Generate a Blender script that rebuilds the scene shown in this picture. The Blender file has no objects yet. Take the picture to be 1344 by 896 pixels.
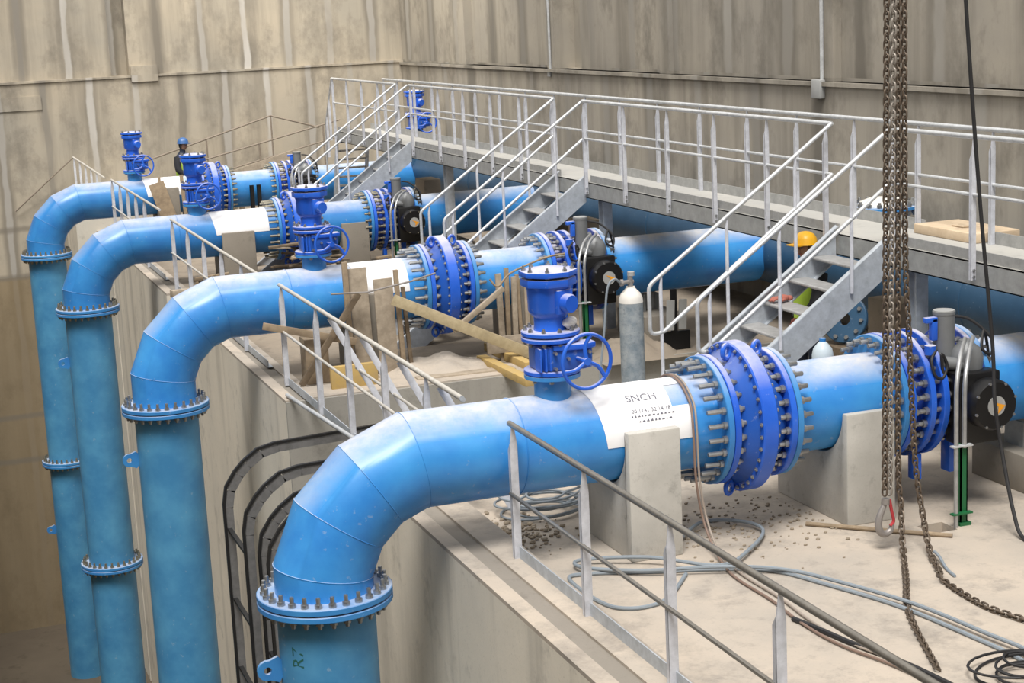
import bpy, bmesh, math, random
from mathutils import Vector, Matrix, Quaternion
random.seed(7)
PI = math.pi
C = bpy.context.scene.collection
V = Vector

# ------------------------------------------------------------------ materials
def new_mat(name):
    m = bpy.data.materials.new(name); m.use_nodes = True
    nt = m.node_tree; b = nt.nodes['Principled BSDF']
    return m, nt, b
def N(nt, t, **k):
    n = nt.nodes.new(t)
    for a, v in k.items():
        if a in n.inputs: n.inputs[a].default_value = v
        else: setattr(n, a, v)
    return n
def ramp(nt, fac, stops):
    r = nt.nodes.new('ShaderNodeValToRGB')
    e = r.color_ramp.elements
    while len(e) < len(stops): e.new(0.5)
    for el, (p, c) in zip(e, stops):
        el.position = p; el.color = (c[0], c[1], c[2], 1) if not isinstance(c, (int, float)) else (c, c, c, 1)
    nt.links.new(fac, r.inputs[0])
    return r.outputs[0]
def mix(nt, fac, a, b, mode='MIX'):
    m = nt.nodes.new('ShaderNodeMix'); m.data_type = 'RGBA'; m.blend_type = mode
    for s, v in ((0, fac), (6, a), (7, b)):
        if isinstance(v, (int, float)): m.inputs[s].default_value = v
        elif isinstance(v, tuple): m.inputs[s].default_value = (v[0], v[1], v[2], 1)
        else: nt.links.new(v, m.inputs[s])
    return m.outputs[2]
def math_n(nt, op, a, b=0.0, clamp=False):
    m = nt.nodes.new('ShaderNodeMath'); m.operation = op; m.use_clamp = clamp
    for s, v in ((0, a), (1, b)):
        if isinstance(v, (int, float)): m.inputs[s].default_value = v
        else: nt.links.new(v, m.inputs[s])
    return m.outputs[0]
def noise(nt, vec, scale, detail=4, rough=.6):
    n = nt.nodes.new('ShaderNodeTexNoise'); n.inputs['Scale'].default_value = scale
    n.inputs['Detail'].default_value = detail; n.inputs['Roughness'].default_value = rough
    if vec is not None: nt.links.new(vec, n.inputs['Vector'])
    return n.outputs['Fac']
def geo_pos(nt):
    g = nt.nodes.new('ShaderNodeNewGeometry'); return g.outputs['Position'], g.outputs['Normal']
def mapped(nt, vec, scale=(1, 1, 1), loc=(0, 0, 0)):
    m = nt.nodes.new('ShaderNodeMapping'); m.inputs['Scale'].default_value = scale; m.inputs['Location'].default_value = loc
    nt.links.new(vec, m.inputs['Vector']); return m.outputs[0]
def bump(nt, b, h, strength=.3, dist=.02):
    n = nt.nodes.new('ShaderNodeBump'); n.inputs['Strength'].default_value = strength; n.inputs['Distance'].default_value = dist
    nt.links.new(h, n.inputs['Height']); nt.links.new(n.outputs[0], b.inputs['Normal'])

def paint(name, col, dust=.0, rough=.35, dustcol=(.72, .68, .62), spec=.5, fade=None):
    """painted metal; settled dust lies on faces that point up"""
    m, nt, b = new_mat(name)
    pos, nor = geo_pos(nt)
    n1 = noise(nt, mapped(nt, pos, (2.2, 2.2, 2.2)), 1.0, 5)
    col2 = fade if fade else tuple(min(1, c * 1.25 + .01) for c in col)
    c = mix(nt, ramp(nt, n1, [(.35, 0), (.7, 1)]), col, col2)
    n2 = noise(nt, mapped(nt, pos, (14, 14, 14)), 1.0, 3)
    c = mix(nt, math_n(nt, 'MULTIPLY', ramp(nt, n2, [(.66, 0), (.72, 1)]), .25), c, (.5, .55, .6))
    b.inputs['Roughness'].default_value = rough
    if dust > 0:
        s = nt.nodes.new('ShaderNodeSeparateXYZ'); nt.links.new(nor, s.inputs[0])
        up = math_n(nt, 'MULTIPLY', ramp(nt, s.outputs[2], [(.52, 0), (.97, 1)]), 1)
        n3 = noise(nt, mapped(nt, pos, (2.6, 2.6, 2.6), (3, 1, 7)), 1.0, 6, .7)
        f = math_n(nt, 'MULTIPLY', up, ramp(nt, n3, [(.28, .35), (.6, 1)]))
        f = math_n(nt, 'MULTIPLY', f, dust, True)
        c = mix(nt, f, c, dustcol)
        r = math_n(nt, 'ADD', math_n(nt, 'MULTIPLY', f, .5), rough)
        nt.links.new(r, b.inputs['Roughness'])
    nt.links.new(c, b.inputs['Base Color'])
    b.inputs['Specular IOR Level'].default_value = spec
    return m
def plain(name, col, rough=.5, metal=0., var=.15):
    m, nt, b = new_mat(name)
    pos, nor = geo_pos(nt)
    n1 = noise(nt, mapped(nt, pos, (6, 6, 6)), 1.0, 5)
    c = mix(nt, n1, tuple(v * (1 - var) for v in col), tuple(min(1, v * (1 + var)) for v in col))
    nt.links.new(c, b.inputs['Base Color'])
    b.inputs['Roughness'].default_value = rough; b.inputs['Metallic'].default_value = metal
    return m
def concrete(name, a, bcol, dark, scale=1.0, streak=0., rough=.9, axis='X', dirt=None):
    m, nt, b = new_mat(name)
    pos, nor = geo_pos(nt)
    n1 = noise(nt, mapped(nt, pos, (.55 * scale,) * 3), 1.0, 6, .65)
    c = mix(nt, ramp(nt, n1, [(.3, 0), (.7, 1)]), a, bcol)
    n2 = noise(nt, mapped(nt, pos, (2.3 * scale,) * 3, (5, 2, 1)), 1.0, 8, .7)
    c = mix(nt, ramp(nt, n2, [(.56, 0), (.75, .75)]), c, dark)
    n4 = noise(nt, mapped(nt, pos, (40, 40, 40)), 1.0, 2)
    c = mix(nt, ramp(nt, n4, [(.6, 0), (.8, .35)]), c, dark)
    if streak > 0:
        sc = (2.2, 2.2, .12)
        n3 = noise(nt, mapped(nt, pos, sc, (2, 9, 4)), 1.0, 5, .6)
        c = mix(nt, math_n(nt, 'MULTIPLY', ramp(nt, n3, [(.5, 0), (.68, 1)]), streak), c, dark)
    if dirt:
        n5 = noise(nt, mapped(nt, pos, (.9, .9, .9), (8, 3, 5)), 1.0, 7, .75)
        c = mix(nt, ramp(nt, n5, [(.5, 0), (.72, .8)]), c, dirt)
    nt.links.new(c, b.inputs['Base Color']); b.inputs['Roughness'].default_value = rough
    bump(nt, b, n2, .25, .02)
    b.inputs['Specular IOR Level'].default_value = .2
    return m
def wall_mat(name, axis, period, phase, cream, grey, dark, patch, lifts_shade=False):
    """poured wall: cement-patched shutter joints at regular spacing, streaks running down, blotches"""
    m, nt, b = new_mat(name)
    pos, nor = geo_pos(nt)
    s = nt.nodes.new('ShaderNodeSeparateXYZ'); nt.links.new(pos, s.inputs[0])
    n1 = noise(nt, mapped(nt, pos, (.35, .35, .5)), 1.0, 6, .6)
    c = mix(nt, ramp(nt, n1, [(.33, 0), (.66, 1)]), cream, grey)
    n3 = noise(nt, mapped(nt, pos, (1.6, 1.6, .13), (3, 8, 1)), 1.0, 6, .62)
    c = mix(nt, math_n(nt, 'MULTIPLY', ramp(nt, n3, [(.46, 0), (.66, 1)]), .6), c, dark)
    n2 = noise(nt, mapped(nt, pos, (1.3, 1.3, .9), (1, 4, 2)), 1.0, 8, .7)
    c = mix(nt, math_n(nt, 'MULTIPLY', ramp(nt, n2, [(.5, 0), (.68, 1)]), .7), c, dark)
    # joint patches
    nz0 = noise(nt, mapped(nt, pos, (1.4, 1.4, .9), (5, 2, 8)), 1.0, 5)
    warp = math_n(nt, 'MULTIPLY', math_n(nt, 'SUBTRACT', noise(nt, mapped(nt, pos, (.5, .5, .5), (9, 9, 2)), 1.0, 4), .5), .22)
    u = s.outputs[0 if axis == 'X' else 1]
    t = math_n(nt, 'ADD', math_n(nt, 'DIVIDE', math_n(nt, 'ADD', u, warp), period), phase)
    t = math_n(nt, 'ADD', t, math_n(nt, 'MULTIPLY', math_n(nt, 'GREATER_THAN', s.outputs[2], 2.4), .41))
    fr = math_n(nt, 'FRACT', t)
    d = math_n(nt, 'ABSOLUTE', math_n(nt, 'SUBTRACT', fr, .5))
    cell = nt.nodes.new('ShaderNodeTexWhiteNoise'); cell.noise_dimensions = '1D'
    nt.links.new(math_n(nt, 'FLOOR', t), cell.inputs['W'])
    band = ramp(nt, math_n(nt, 'ADD', d, math_n(nt, 'MULTIPLY', math_n(nt, 'SUBTRACT', nz0, .5), .12)), [(.05, 1), (.085, 0)])
    edge = ramp(nt, d, [(.11, .9), (.2, 0)])
    nz = noise(nt, mapped(nt, pos, (.8, .8, .25), (7, 1, 3)), 1.0, 4)
    c = mix(nt, math_n(nt, 'MULTIPLY', edge, ramp(nt, nz, [(.4, .1), (.6, .8)])), c, dark)
    tone = mix(nt, cell.outputs[0], dark, patch)
    c = mix(nt, math_n(nt, 'MULTIPLY', band, ramp(nt, nz, [(.3, .25), (.55, .95)])), c, tone)
    if lifts_shade:   # shade of the pit painted in as brown below; real day joints between pours
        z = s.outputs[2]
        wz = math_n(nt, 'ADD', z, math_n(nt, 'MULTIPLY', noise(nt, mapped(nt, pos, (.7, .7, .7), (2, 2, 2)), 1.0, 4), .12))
        pit_shade = math_n(nt, 'LESS_THAN', wz, -2.15)
        c = mix(nt, math_n(nt, 'MULTIPLY', pit_shade, .75), c, mix(nt, n2, (.30, .225, .125), (.19, .145, .085)))
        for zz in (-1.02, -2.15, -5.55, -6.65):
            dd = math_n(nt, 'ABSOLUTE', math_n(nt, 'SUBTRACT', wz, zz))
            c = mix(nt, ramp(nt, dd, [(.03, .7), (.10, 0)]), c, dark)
    nt.links.new(c, b.inputs['Base Color']); b.inputs['Roughness'].default_value = .92
    b.inputs['Specular IOR Level'].default_value = .2
    bump(nt, b, n2, .3, .03)
    return m
def wood(name, a, bcol, rough=.8):
    m, nt, b = new_mat(name)
    tc = nt.nodes.new('ShaderNodeTexCoord')
    n1 = noise(nt, mapped(nt, tc.outputs['Object'], (9, 9, 9)), 1.0, 6, .7)
    c = mix(nt, ramp(nt, n1, [(.35, 0), (.65, 1)]), a, bcol)
    n2 = noise(nt, mapped(nt, tc.outputs['Object'], (3, 3, 3), (4, 4, 4)), 1.0, 4)
    c = mix(nt, ramp(nt, n2, [(.55, 0), (.72, .6)]), c, tuple(v * .45 for v in a))
    nt.links.new(c, b.inputs['Base Color']); b.inputs['Roughness'].default_value = rough
    bump(nt, b, n1, .2, .01)
    return m
def galv(name, col=(.52, .54, .56), rough=.45, metal=.35):
    m, nt, b = new_mat(name)
    pos, nor = geo_pos(nt)
    n1 = noise(nt, mapped(nt, pos, (9, 9, 9)), 1.0, 6, .7)
    c = mix(nt, ramp(nt, n1, [(.3, 0), (.7, 1)]), tuple(v * .8 for v in col), tuple(min(1, v * 1.2) for v in col))
    nt.links.new(c, b.inputs['Base Color']); b.inputs['Roughness'].default_value = rough; b.inputs['Metallic'].default_value = metal
    return m

M = {}
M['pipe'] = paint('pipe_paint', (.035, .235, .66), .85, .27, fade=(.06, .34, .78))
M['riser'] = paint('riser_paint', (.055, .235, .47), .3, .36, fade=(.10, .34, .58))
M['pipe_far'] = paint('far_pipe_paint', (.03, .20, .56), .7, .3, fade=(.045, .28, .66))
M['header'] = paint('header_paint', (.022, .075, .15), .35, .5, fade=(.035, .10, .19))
M['flange'] = paint('flange_paint', (.04, .22, .58), .6, .35, fade=(.06, .30, .66))
M['valve'] = paint('valve_paint', (.016, .105, .62), .8, .27, fade=(.03, .155, .74))
M['valve_dark'] = paint('valve_casting', (.014, .085, .42), .6, .33, fade=(.024, .125, .55))
M['bfv'] = paint('butterfly_paint', (.018, .05, .33), .8, .35, fade=(.026, .085, .45))
M['black'] = plain('black_paint', (.006, .006, .007), .4)
M['rubber'] = plain('black_rubber', (.018, .018, .02), .6)
M['bolt'] = galv('bolt_steel', (.36, .37, .38), .35, .8)
M['bolt_brown'] = galv('bolt_brass_tone', (.32, .30, .24), .4, .75)
M['grey_cast'] = plain('grey_casting', (.20, .21, .22), .5, .2)
M['grey_lid'] = plain('grey_lid', (.42, .43, .43), .5, .2)
M['galv'] = galv('galvanised_rail', (.58, .60, .62), .42, .3)
M['post'] = galv('galvanised_flat_bar', (.60, .62, .68), .5, .15)
M['rail_dirty'] = galv('weathered_rail', (.56, .54, .50), .55, .2)
M['stringer'] = galv('galvanised_plate', (.47, .51, .56), .5, .25)
M['tread'] = galv('tread_plate', (.42, .42, .42), .45, .3)
M['deck'] = concrete('dusty_deck_plate', (.48, .47, .44), (.40, .40, .39), (.30, .30, .29), 1.5)
M['beam'] = galv('walkway_beam', (.33, .34, .34), .6, .1)
M['toe'] = galv('toe_board', (.38, .385, .38), .6, .1)
M['floor'] = concrete('slab_concrete', (.55, .475, .395), (.39, .355, .315), (.25, .23, .21), 1.2, dirt=(.20, .185, .17))
M['side'] = concrete('slab_side', (.82, .76, .65), (.68, .64, .56), (.38, .36, .32), .9, streak=.5)
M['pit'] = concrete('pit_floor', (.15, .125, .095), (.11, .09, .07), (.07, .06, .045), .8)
M['wall_far'] = wall_mat('far_wall_concrete', 'X', 1.07, .958, (.49, .43, .34), (.385, .355, .30), (.21, .19, .16), (.55, .53, .50), lifts_shade=True)
M['wall_right'] = wall_mat('right_wall_concrete', 'Y', 1.9, .15, (.43, .39, .325), (.34, .315, .275), (.18, .165, .14), (.40, .38, .345))
M['ped'] = concrete('pedestal_concrete', (.60, .585, .55), (.45, .44, .41), (.25, .24, .225), 2.6)
M['ped_dark'] = concrete('old_pedestal_concrete', (.30, .27, .23), (.24, .22, .19), (.15, .14, .12), 2.0)
M['pier'] = concrete('pier_concrete', (.30, .25, .20), (.24, .21, .17), (.15, .13, .11), 2.0)
M['wood'] = wood('weathered_board', (.36, .28, .19), (.25, .19, .13))
M['wood_grey'] = wood('cement_splashed_board', (.44, .37, .29), (.31, .26, .20))
M['wood_pale'] = wood('pale_planed_timber', (.50, .42, .27), (.38, .31, .19))
M['wood_yellow'] = wood('formwork_beam', (.52, .36, .12), (.44, .32, .15))
M['wood_dark'] = wood('dark_scrap_board', (.20, .15, .10), (.12, .09, .06))
M['tan'] = wood('tan_board', (.66, .53, .38), (.58, .45, .31))
M['paper'] = plain('white_paper', (.86, .87, .90), .7, 0, .03)
M['ink'] = plain('dark_ink', (.14, .14, .18), .8)
M['mark'] = plain('green_marker', (.02, .12, .10), .8)
M['chain'] = plain('rusty_chain', (.13, .10, .075), .5, .4, .4)
M['chain_bright'] = plain('worn_chain', (.30, .27, .24), .5, .4, .3)
M['hook'] = plain('hook_steel', (.30, .28, .27), .5, .4)
M['red'] = plain('red_paint', (.45, .04, .05), .6)
M['green'] = plain('green_paint', (.012, .13, .045), .45)
M['hose'] = plain('grey_blue_hose', (.24, .28, .32), .6)
M['cable'] = plain('brown_cable', (.22, .15, .12), .6)
M['cable_pale'] = plain('pale_cable', (.34, .29, .25), .6)
M['tray'] = galv('dark_cable_tray', (.24, .24, .245), .4, .4)
M['rail_dark'] = galv('grimy_handrail', (.23, .215, .19), .38, .55)
M['conduit'] = galv('conduit_steel', (.42, .43, .44), .35, .6)
M['dirt_shade_floor'] = concrete('dirt_shade_slab', (.34, .285, .225), (.26, .225, .185), (.15, .13, .11), 1.6, dirt=(.11, .095, .08))  # rear slabs: dirt colour, darkened further to paint in shade under the walkway
M['brown_rail'] = galv('brown_rail', (.25, .21, .17), .6, .1)
M['side_grey'] = concrete('grey_slab_face', (.36, .35, .32), (.30, .29, .27), (.2, .19, .18), 1.2, streak=.3)
M['groove'] = concrete('groove_concrete', (.30, .27, .235), (.25, .23, .20), (.18, .16, .14), 1.5)
M['tray_black'] = plain('black_cable_tray', (.015, .015, .016), .5)
M['cyl'] = concrete('scuffed_cylinder_paint', (.17, .22, .26), (.40, .43, .45), (.07, .08, .09), 14)
M['white'] = plain('dusty_white_paint', (.74, .72, .68), .6)
M['jug'] = plain('cloudy_plastic', (.55, .64, .70), .25)
M['yellow'] = plain('yellow_helmet', (.80, .42, .015), .35)
M['blue_helmet'] = plain('blue_helmet_shell', (.045, .13, .34), .35)
M['vest'] = plain('hi_vis_fabric', (.42, .62, .06), .8)
M['dark_cloth'] = plain('dark_cloth', (.022, .022, .026), .9)
M['navy'] = plain('navy_trousers', (.02, .028, .05), .9)
M['skin'] = plain('skin', (.36, .20, .13), .6, 0, .08)
M['glove'] = plain('red_brown_glove', (.36, .12, .09), .85)
M['orange'] = plain('orange_mark', (.85, .36, .02), .5)
M['debris'] = plain('chips', (.30, .25, .19), .9, 0, .5)

# ------------------------------------------------------------------ geometry
def frame_of(d):
    d = V(d).normalized()
    a = V((0, 0, 1)) if abs(d.z) < .9 else V((1, 0, 0))
    x = a.cross(d).normalized(); y = d.cross(x)
    return x, y, d
class MB:
    def __init__(s): s.v = []; s.f = []
    def add(s, vs, fs):
        o = len(s.v); s.v += [tuple(p) for p in vs]; s.f += [tuple(i + o for i in f) for f in fs]; return s
    def box(s, lo, hi):
        x0, y0, z0 = lo; x1, y1, z1 = hi
        return s.add([(x0, y0, z0), (x1, y0, z0), (x1, y1, z0), (x0, y1, z0), (x0, y0, z1), (x1, y0, z1), (x1, y1, z1), (x0, y1, z1)],
                     [(3, 2, 1, 0), (4, 5, 6, 7), (0, 1, 5, 4), (1, 2, 6, 5), (2, 3, 7, 6), (3, 0, 4, 7)])
    def bar(s, p0, p1, w, h, up=(0, 0, 1)):
        """box beam from p0 to p1, w sideways, h along up"""
        p0, p1 = V(p0), V(p1); d = (p1 - p0).normalized(); u = V(up)
        if abs(d.dot(u)) > .98: u = V((0, 1, 0))
        sd = d.cross(u).normalized(); u = sd.cross(d).normalized()
        vs = []
        for p in (p0, p1):
            for a, b in ((-1, -1), (1, -1), (1, 1), (-1, 1)): vs.append(p + sd * (a * w / 2) + u * (b * h / 2))
        return s.add(vs, [(3, 2, 1, 0), (4, 5, 6, 7), (0, 1, 5, 4), (1, 2, 6, 5), (2, 3, 7, 6), (3, 0, 4, 7)])
    def cyl(s, p0, p1, r0, r1=None, n=24):
        r1 = r0 if r1 is None else r1
        p0, p1 = V(p0), V(p1); x, y, d = frame_of(p1 - p0); vs = []
        for p, r in ((p0, r0), (p1, r1)):
            for i in range(n):
                a = 2 * PI * i / n; vs.append(p + x * (r * math.cos(a)) + y * (r * math.sin(a)))
        fs = [(i, (i + 1) % n, n + (i + 1) % n, n + i) for i in range(n)] + [tuple(range(n - 1, -1, -1)), tuple(range(n, 2 * n))]
        return s.add(vs, fs)
    def rev(s, origin, axis, prof, n=48, closed=False):
        """revolve (t along axis, r) profile; caps where r>0 at the ends unless closed (ring)"""
        o = V(origin); x, y, d = frame_of(axis); vs = []; fs = []; k = len(prof)
        for t, r in prof:
            for i in range(n):
                a = 2 * PI * i / n; vs.append(o + d * t + x * (r * math.cos(a)) + y * (r * math.sin(a)))
        for j in range(k if closed else k - 1):
            j2 = (j + 1) % k
            for i in range(n): fs.append((j * n + i, j * n + (i + 1) % n, j2 * n + (i + 1) % n, j2 * n + i))
        if not closed:
            fs.append(tuple(range(n - 1, -1, -1))); fs.append(tuple((k - 1) * n + i for i in range(n)))
        return s.add(vs, fs)
    def ring(s, origin, axis, t0, t1, ri, ro, n=48, ch=.006):
        return s.rev(origin, axis, [(t0, ri), (t0, ro - ch), (t0 + ch, ro), (t1 - ch, ro), (t1, ro - ch), (t1, ri)], n, True)
    def tube(s, pts, r, n=8, closed=False, caps=True):
        P = [V(p) for p in pts]; k = len(P); vs = []; fs = []
        rr = r if isinstance(r, (list, tuple)) else [r] * k
        def tan(i):
            if closed: return (P[(i + 1) % k] - P[i - 1]).normalized()
            if i == 0: return (P[1] - P[0]).normalized()
            if i == k - 1: return (P[-1] - P[-2]).normalized()
            t = (P[i + 1] - P[i]).normalized() + (P[i] - P[i - 1]).normalized()
            return t.normalized() if t.length > 1e-6 else (P[i + 1] - P[i]).normalized()
        x, y, d = frame_of(tan(0))
        for i in range(k):
            t = tan(i)
            x = (x - t * x.dot(t)); x = x.normalized() if x.length > 1e-6 else frame_of(t)[0]
            y = t.cross(x)
            sc = 1.0
            for a in range(n):
                an = 2 * PI * a / n; vs.append(P[i] + x * (rr[i] * math.cos(an)) + y * (rr[i] * math.sin(an)))
        for i in range(k if closed else k - 1):
            j = (i + 1) % k
            for a in range(n): fs.append((i * n + a, i * n + (a + 1) % n, j * n + (a + 1) % n, j * n + a))
        if not closed and caps: fs.append(tuple(range(n - 1, -1, -1))); fs.append(tuple((k - 1) * n + a for a in range(n)))
        return s.add(vs, fs)
    def torus(s, c, axis, R, r, n=32, m=10, sx=1.0):
        x, y, d = frame_of(axis); c = V(c)
        pts = [c + x * (R * math.cos(2 * PI * i / n) * sx) + y * (R * math.sin(2 * PI * i / n)) for i in range(n)]
        return s.tube(pts, r, m, True)
    def prism(s, poly, fn, a, b):
        """extrude 2D polygon; fn(u,v,w) -> 3D; w from a to b"""
        k = len(poly)
        vs = [fn(u, v, a) for u, v in poly] + [fn(u, v, b) for u, v in poly]
        return s.add(vs, [tuple(range(k - 1, -1, -1)), tuple(range(k, 2 * k))] + [(i, (i + 1) % k, k + (i + 1) % k, k + i) for i in range(k)])
    def ball(s, c, r, n=16, m=10):
        c = V(c); r = V(r) if not isinstance(r, (int, float)) else V((r, r, r)); vs = [c + V((0, 0, -r.z))]; fs = []
        for j in range(1, m):
            t = -PI / 2 + PI * j / m
            for i in range(n):
                a = 2 * PI * i / n; vs.append(c + V((r.x * math.cos(t) * math.cos(a), r.y * math.cos(t) * math.sin(a), r.z * math.sin(t))))
        vs.append(c + V((0, 0, r.z)))
        for i in range(n): fs.append((0, 1 + (i + 1) % n, 1 + i))
        for j in range(m - 2):
            for i in range(n): fs.append((1 + j * n + i, 1 + j * n + (i + 1) % n, 1 + (j + 1) * n + (i + 1) % n, 1 + (j + 1) * n + i))
        b = 1 + (m - 2) * n
        for i in range(n): fs.append((b + i, b + (i + 1) % n, len(vs) - 1))
        return s.add(vs, fs)
    def mesh(s, name, mat, off=V((0, 0, 0)), sharp=35, bevel=0):
        me = bpy.data.meshes.new(name); me.from_pydata([tuple(V(p) - off) for p in s.v], [], s.f)
        bm = bmesh.new(); bm.from_mesh(me)
        bmesh.ops.recalc_face_normals(bm, faces=bm.faces)
        if bevel:
            es = [e for e in bm.edges if len(e.link_faces) == 2 and e.calc_face_angle(0) > .6]
            bmesh.ops.bevel(bm, geom=es, offset=bevel, segments=2, affect='EDGES', profile=.5)
        bm.to_mesh(me); bm.free()
        me.polygons.foreach_set('use_smooth', [True] * len(me.polygons))
        me.set_sharp_from_angle(angle=math.radians(sharp))
        me.materials.append(M[mat] if isinstance(mat, str) else mat)
        return me
    def build(s, name, mat, parent=None, sharp=35, bevel=0):
        off = V((0, 0, 0))
        p = parent
        while p is not None: off = off + V(p.location); p = p.parent
        o = bpy.data.objects.new(name, s.mesh(name, mat, off, sharp, bevel)); C.objects.link(o)
        if parent: o.parent = parent
        return o
def setp(o, label, cat, group=None, kind=None):
    if label: o['label'] = label
    if cat: o['category'] = cat
    if group: o['group'] = group
    if kind: o['kind'] = kind
    return o
def thing(name, label, cat, loc, group=None):
    o = bpy.data.objects.new(name, None); C.objects.link(o); o.location = loc; o.empty_display_size = .1
    return setp(o, label, cat, group)
def root_off(p):
    off = V((0, 0, 0))
    while p is not None: off = off + V(p.location); p = p.parent
    return off
def inst(name, me, parent, loc, rot=None):
    """one more object that shares a mesh, placed at a world point under parent"""
    o = bpy.data.objects.new(name, me); C.objects.link(o)
    o.parent = parent; o.location = V(loc) - root_off(parent)
    if rot is not None: o.rotation_mode = 'QUATERNION'; o.rotation_quaternion = rot
    return o
def struct(o): o['kind'] = 'structure'; return o
def smooth_path(pts, k=6, closed=False):
    P = [V(p) for p in pts]; out = []
    n = len(P)
    for i in range(n if closed else n - 1):
        g = (lambda j: P[j % n]) if closed else (lambda j: P[max(0, min(n - 1, j))])
        p0, p1, p2, p3 = g(i - 1), g(i), g(i + 1), g(i + 2)
        for q in range(k):
            t = q / k
            out.append(.5 * ((2 * p1) + (p2 - p0) * t + (2 * p0 - 5 * p1 + 4 * p2 - p3) * t * t + (3 * p1 - p0 - 3 * p2 + p3) * t ** 3))
    if not closed: out.append(P[-1])
    return out
def bend(pts, r, k=5):
    """polyline with rounded corners"""
    P = [V(p) for p in pts]; out = [P[0]]
    for i in range(1, len(P) - 1):
        a, b, c = P[i - 1], P[i], P[i + 1]
        da = (a - b); dc = (c - b); l = min(r, da.length * .45, dc.length * .45)
        s, e = b + da.normalized() * l, b + dc.normalized() * l
        for q in range(k + 1):
            t = q / k; out.append((1 - t) ** 2 * s + 2 * t * (1 - t) * b + t * t * e)
    out.append(P[-1]); return out

_bolt = {}
def bolt_mesh(key, grip0, grip1, out0, out1, rn=.03, rr=.017, hn=.03, mat='bolt', washer=True):
    """stud along +Z: flange faces at grip0<grip1, nuts outside, thread ends beyond"""
    if key in _bolt: return _bolt[key]
    m = MB()
    m.rev((0, 0, 0), (0, 0, 1), [(grip0 - hn - out0, rr * .85), (grip0 - hn - out0 + .006, rr), (grip0 - hn, rr), (grip0 - hn, rn), (grip0 - .001, rn), (grip0 - .001, rr), (grip1 + .001, rr), (grip1 + .001, rn), (grip1 + hn, rn), (grip1 + hn, rr), (grip1 + hn + out1 - .006, rr), (grip1 + hn + out1, rr * .85)], 8)
    me = m.mesh('bolt', mat); _bolt[key] = me; return me
QX = V((0, 0, 1)).rotation_difference(V((1, 0, 0)))
def bolts_x(parent, me, x, y, z, R, n, ph=.5, name='bolt'):
    for i in range(n):
        a = 2 * PI * (i + ph) / n
        inst(name, me, parent, (x, y + R * math.cos(a), z + R * math.sin(a)), QX)
def bolts_z(parent, me, x, y, z, R, n, ph=.5, name='bolt'):
    for i in range(n):
        a = 2 * PI * (i + ph) / n
        inst(name, me, parent, (x + R * math.cos(a), y + R * math.sin(a), z))
def text_pts(s, size):
    cu = bpy.data.curves.new('lettering', 'FONT'); cu.body = s; cu.size = size; cu.align_x = 'CENTER'; cu.align_y = 'CENTER'; cu.resolution_u = 2
    o = bpy.data.objects.new('lettering', cu); C.objects.link(o)
    dg = bpy.context.evaluated_depsgraph_get(); me = bpy.data.meshes.new_from_object(o.evaluated_get(dg))
    vs = [tuple(v.co) for v in me.vertices]; fs = [tuple(p.vertices) for p in me.polygons]
    bpy.data.objects.remove(o); bpy.data.curves.remove(cu); bpy.data.meshes.remove(me)
    return vs, fs

# ------------------------------------------------------------------ setting
FZ = -1.0            # front slab top
BZ = -1.0            # rear slabs top
ZB = -11.0
def slab(y0, y1, z, xe, ke, hole=None, top='floor'):
    # kerb: top at ke, outer edge at xe, shallow darker channel, then the slab top at z
    xi = xe + .58 if ke > z + .1 else xe + .42
    m = MB(); m.box((xe, y0, ZB), (xi, y1, ke - .035)); struct(m.build('floor', 'side'))
    k = MB(); k.box((xe, y0, ke - .035), (xe + .14, y1, ke)); k.box((xe + .30, y0, ke - .035), (xi, y1, ke)); struct(k.build('trim_1', 'floor'))
    k = MB(); k.box((xe + .14, y0, ke - .035), (xe + .30, y1, ke - .022)); struct(k.build('trim_1', 'groove'))  # channel bottom in a darker concrete tone
    t = MB()
    if hole:
        hx0, hx1, hy0, hy1 = hole
        for a, b, c, d in ((xi, hx0, y0, y1), (hx1, 9.4, y0, y1), (hx0, hx1, y0, hy0), (hx0, hx1, hy1, y1)): t.box((a, c, z - 1.4), (b, d, z))
        t.box((hx0, hy0, z - 1.4), (hx1, hy1, z - 1.2))
    else: t.box((xi, y0, z - 1.6), (9.4, y1, z))
    struct(t.build('floor', top))
slab(-10.0, 3.6, FZ, 1.06, -.8, hole=(5.08, 5.33, -1.0, -.76))
slab(6.98, 15.4, BZ, 1.24, -.98, top='dirt_shade_floor')
slab(16.3, 24.0, BZ, 1.24, -.98, top='dirt_shade_floor')
slab(24.2, 29.0, BZ, 1.24, -.98, top='dirt_shade_floor')
w = MB(); w.box((1.24, 6.94, ZB), (9.4, 6.98, BZ)); struct(w.build('wall_trench', 'side_grey'))
w = MB(); w.box((1.66, 6.98, BZ), (4.6, 7.62, BZ + .02)); struct(w.build('floor', 'floor'))
w = MB(); w.box((.8, 26.6, ZB), (2.3, 29.0, -.42)); struct(w.build('floor', 'side'))
g = MB(); g.box((1.5, 3.6, ZB), (9.4, 6.94, -2.9)); g.box((1.5, 15.4, ZB), (9.4, 16.3, -2.4)); g.box((1.5, 24.0, ZB), (9.4, 24.2, -1.6)); struct(g.build('floor', 'side'))
g = MB(); g.box((-6.5, -16, ZB - .2), (1.31, 29, ZB)); struct(g.build('floor', 'pit'))

WZ = 2.4; TOP = 7.5
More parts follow.
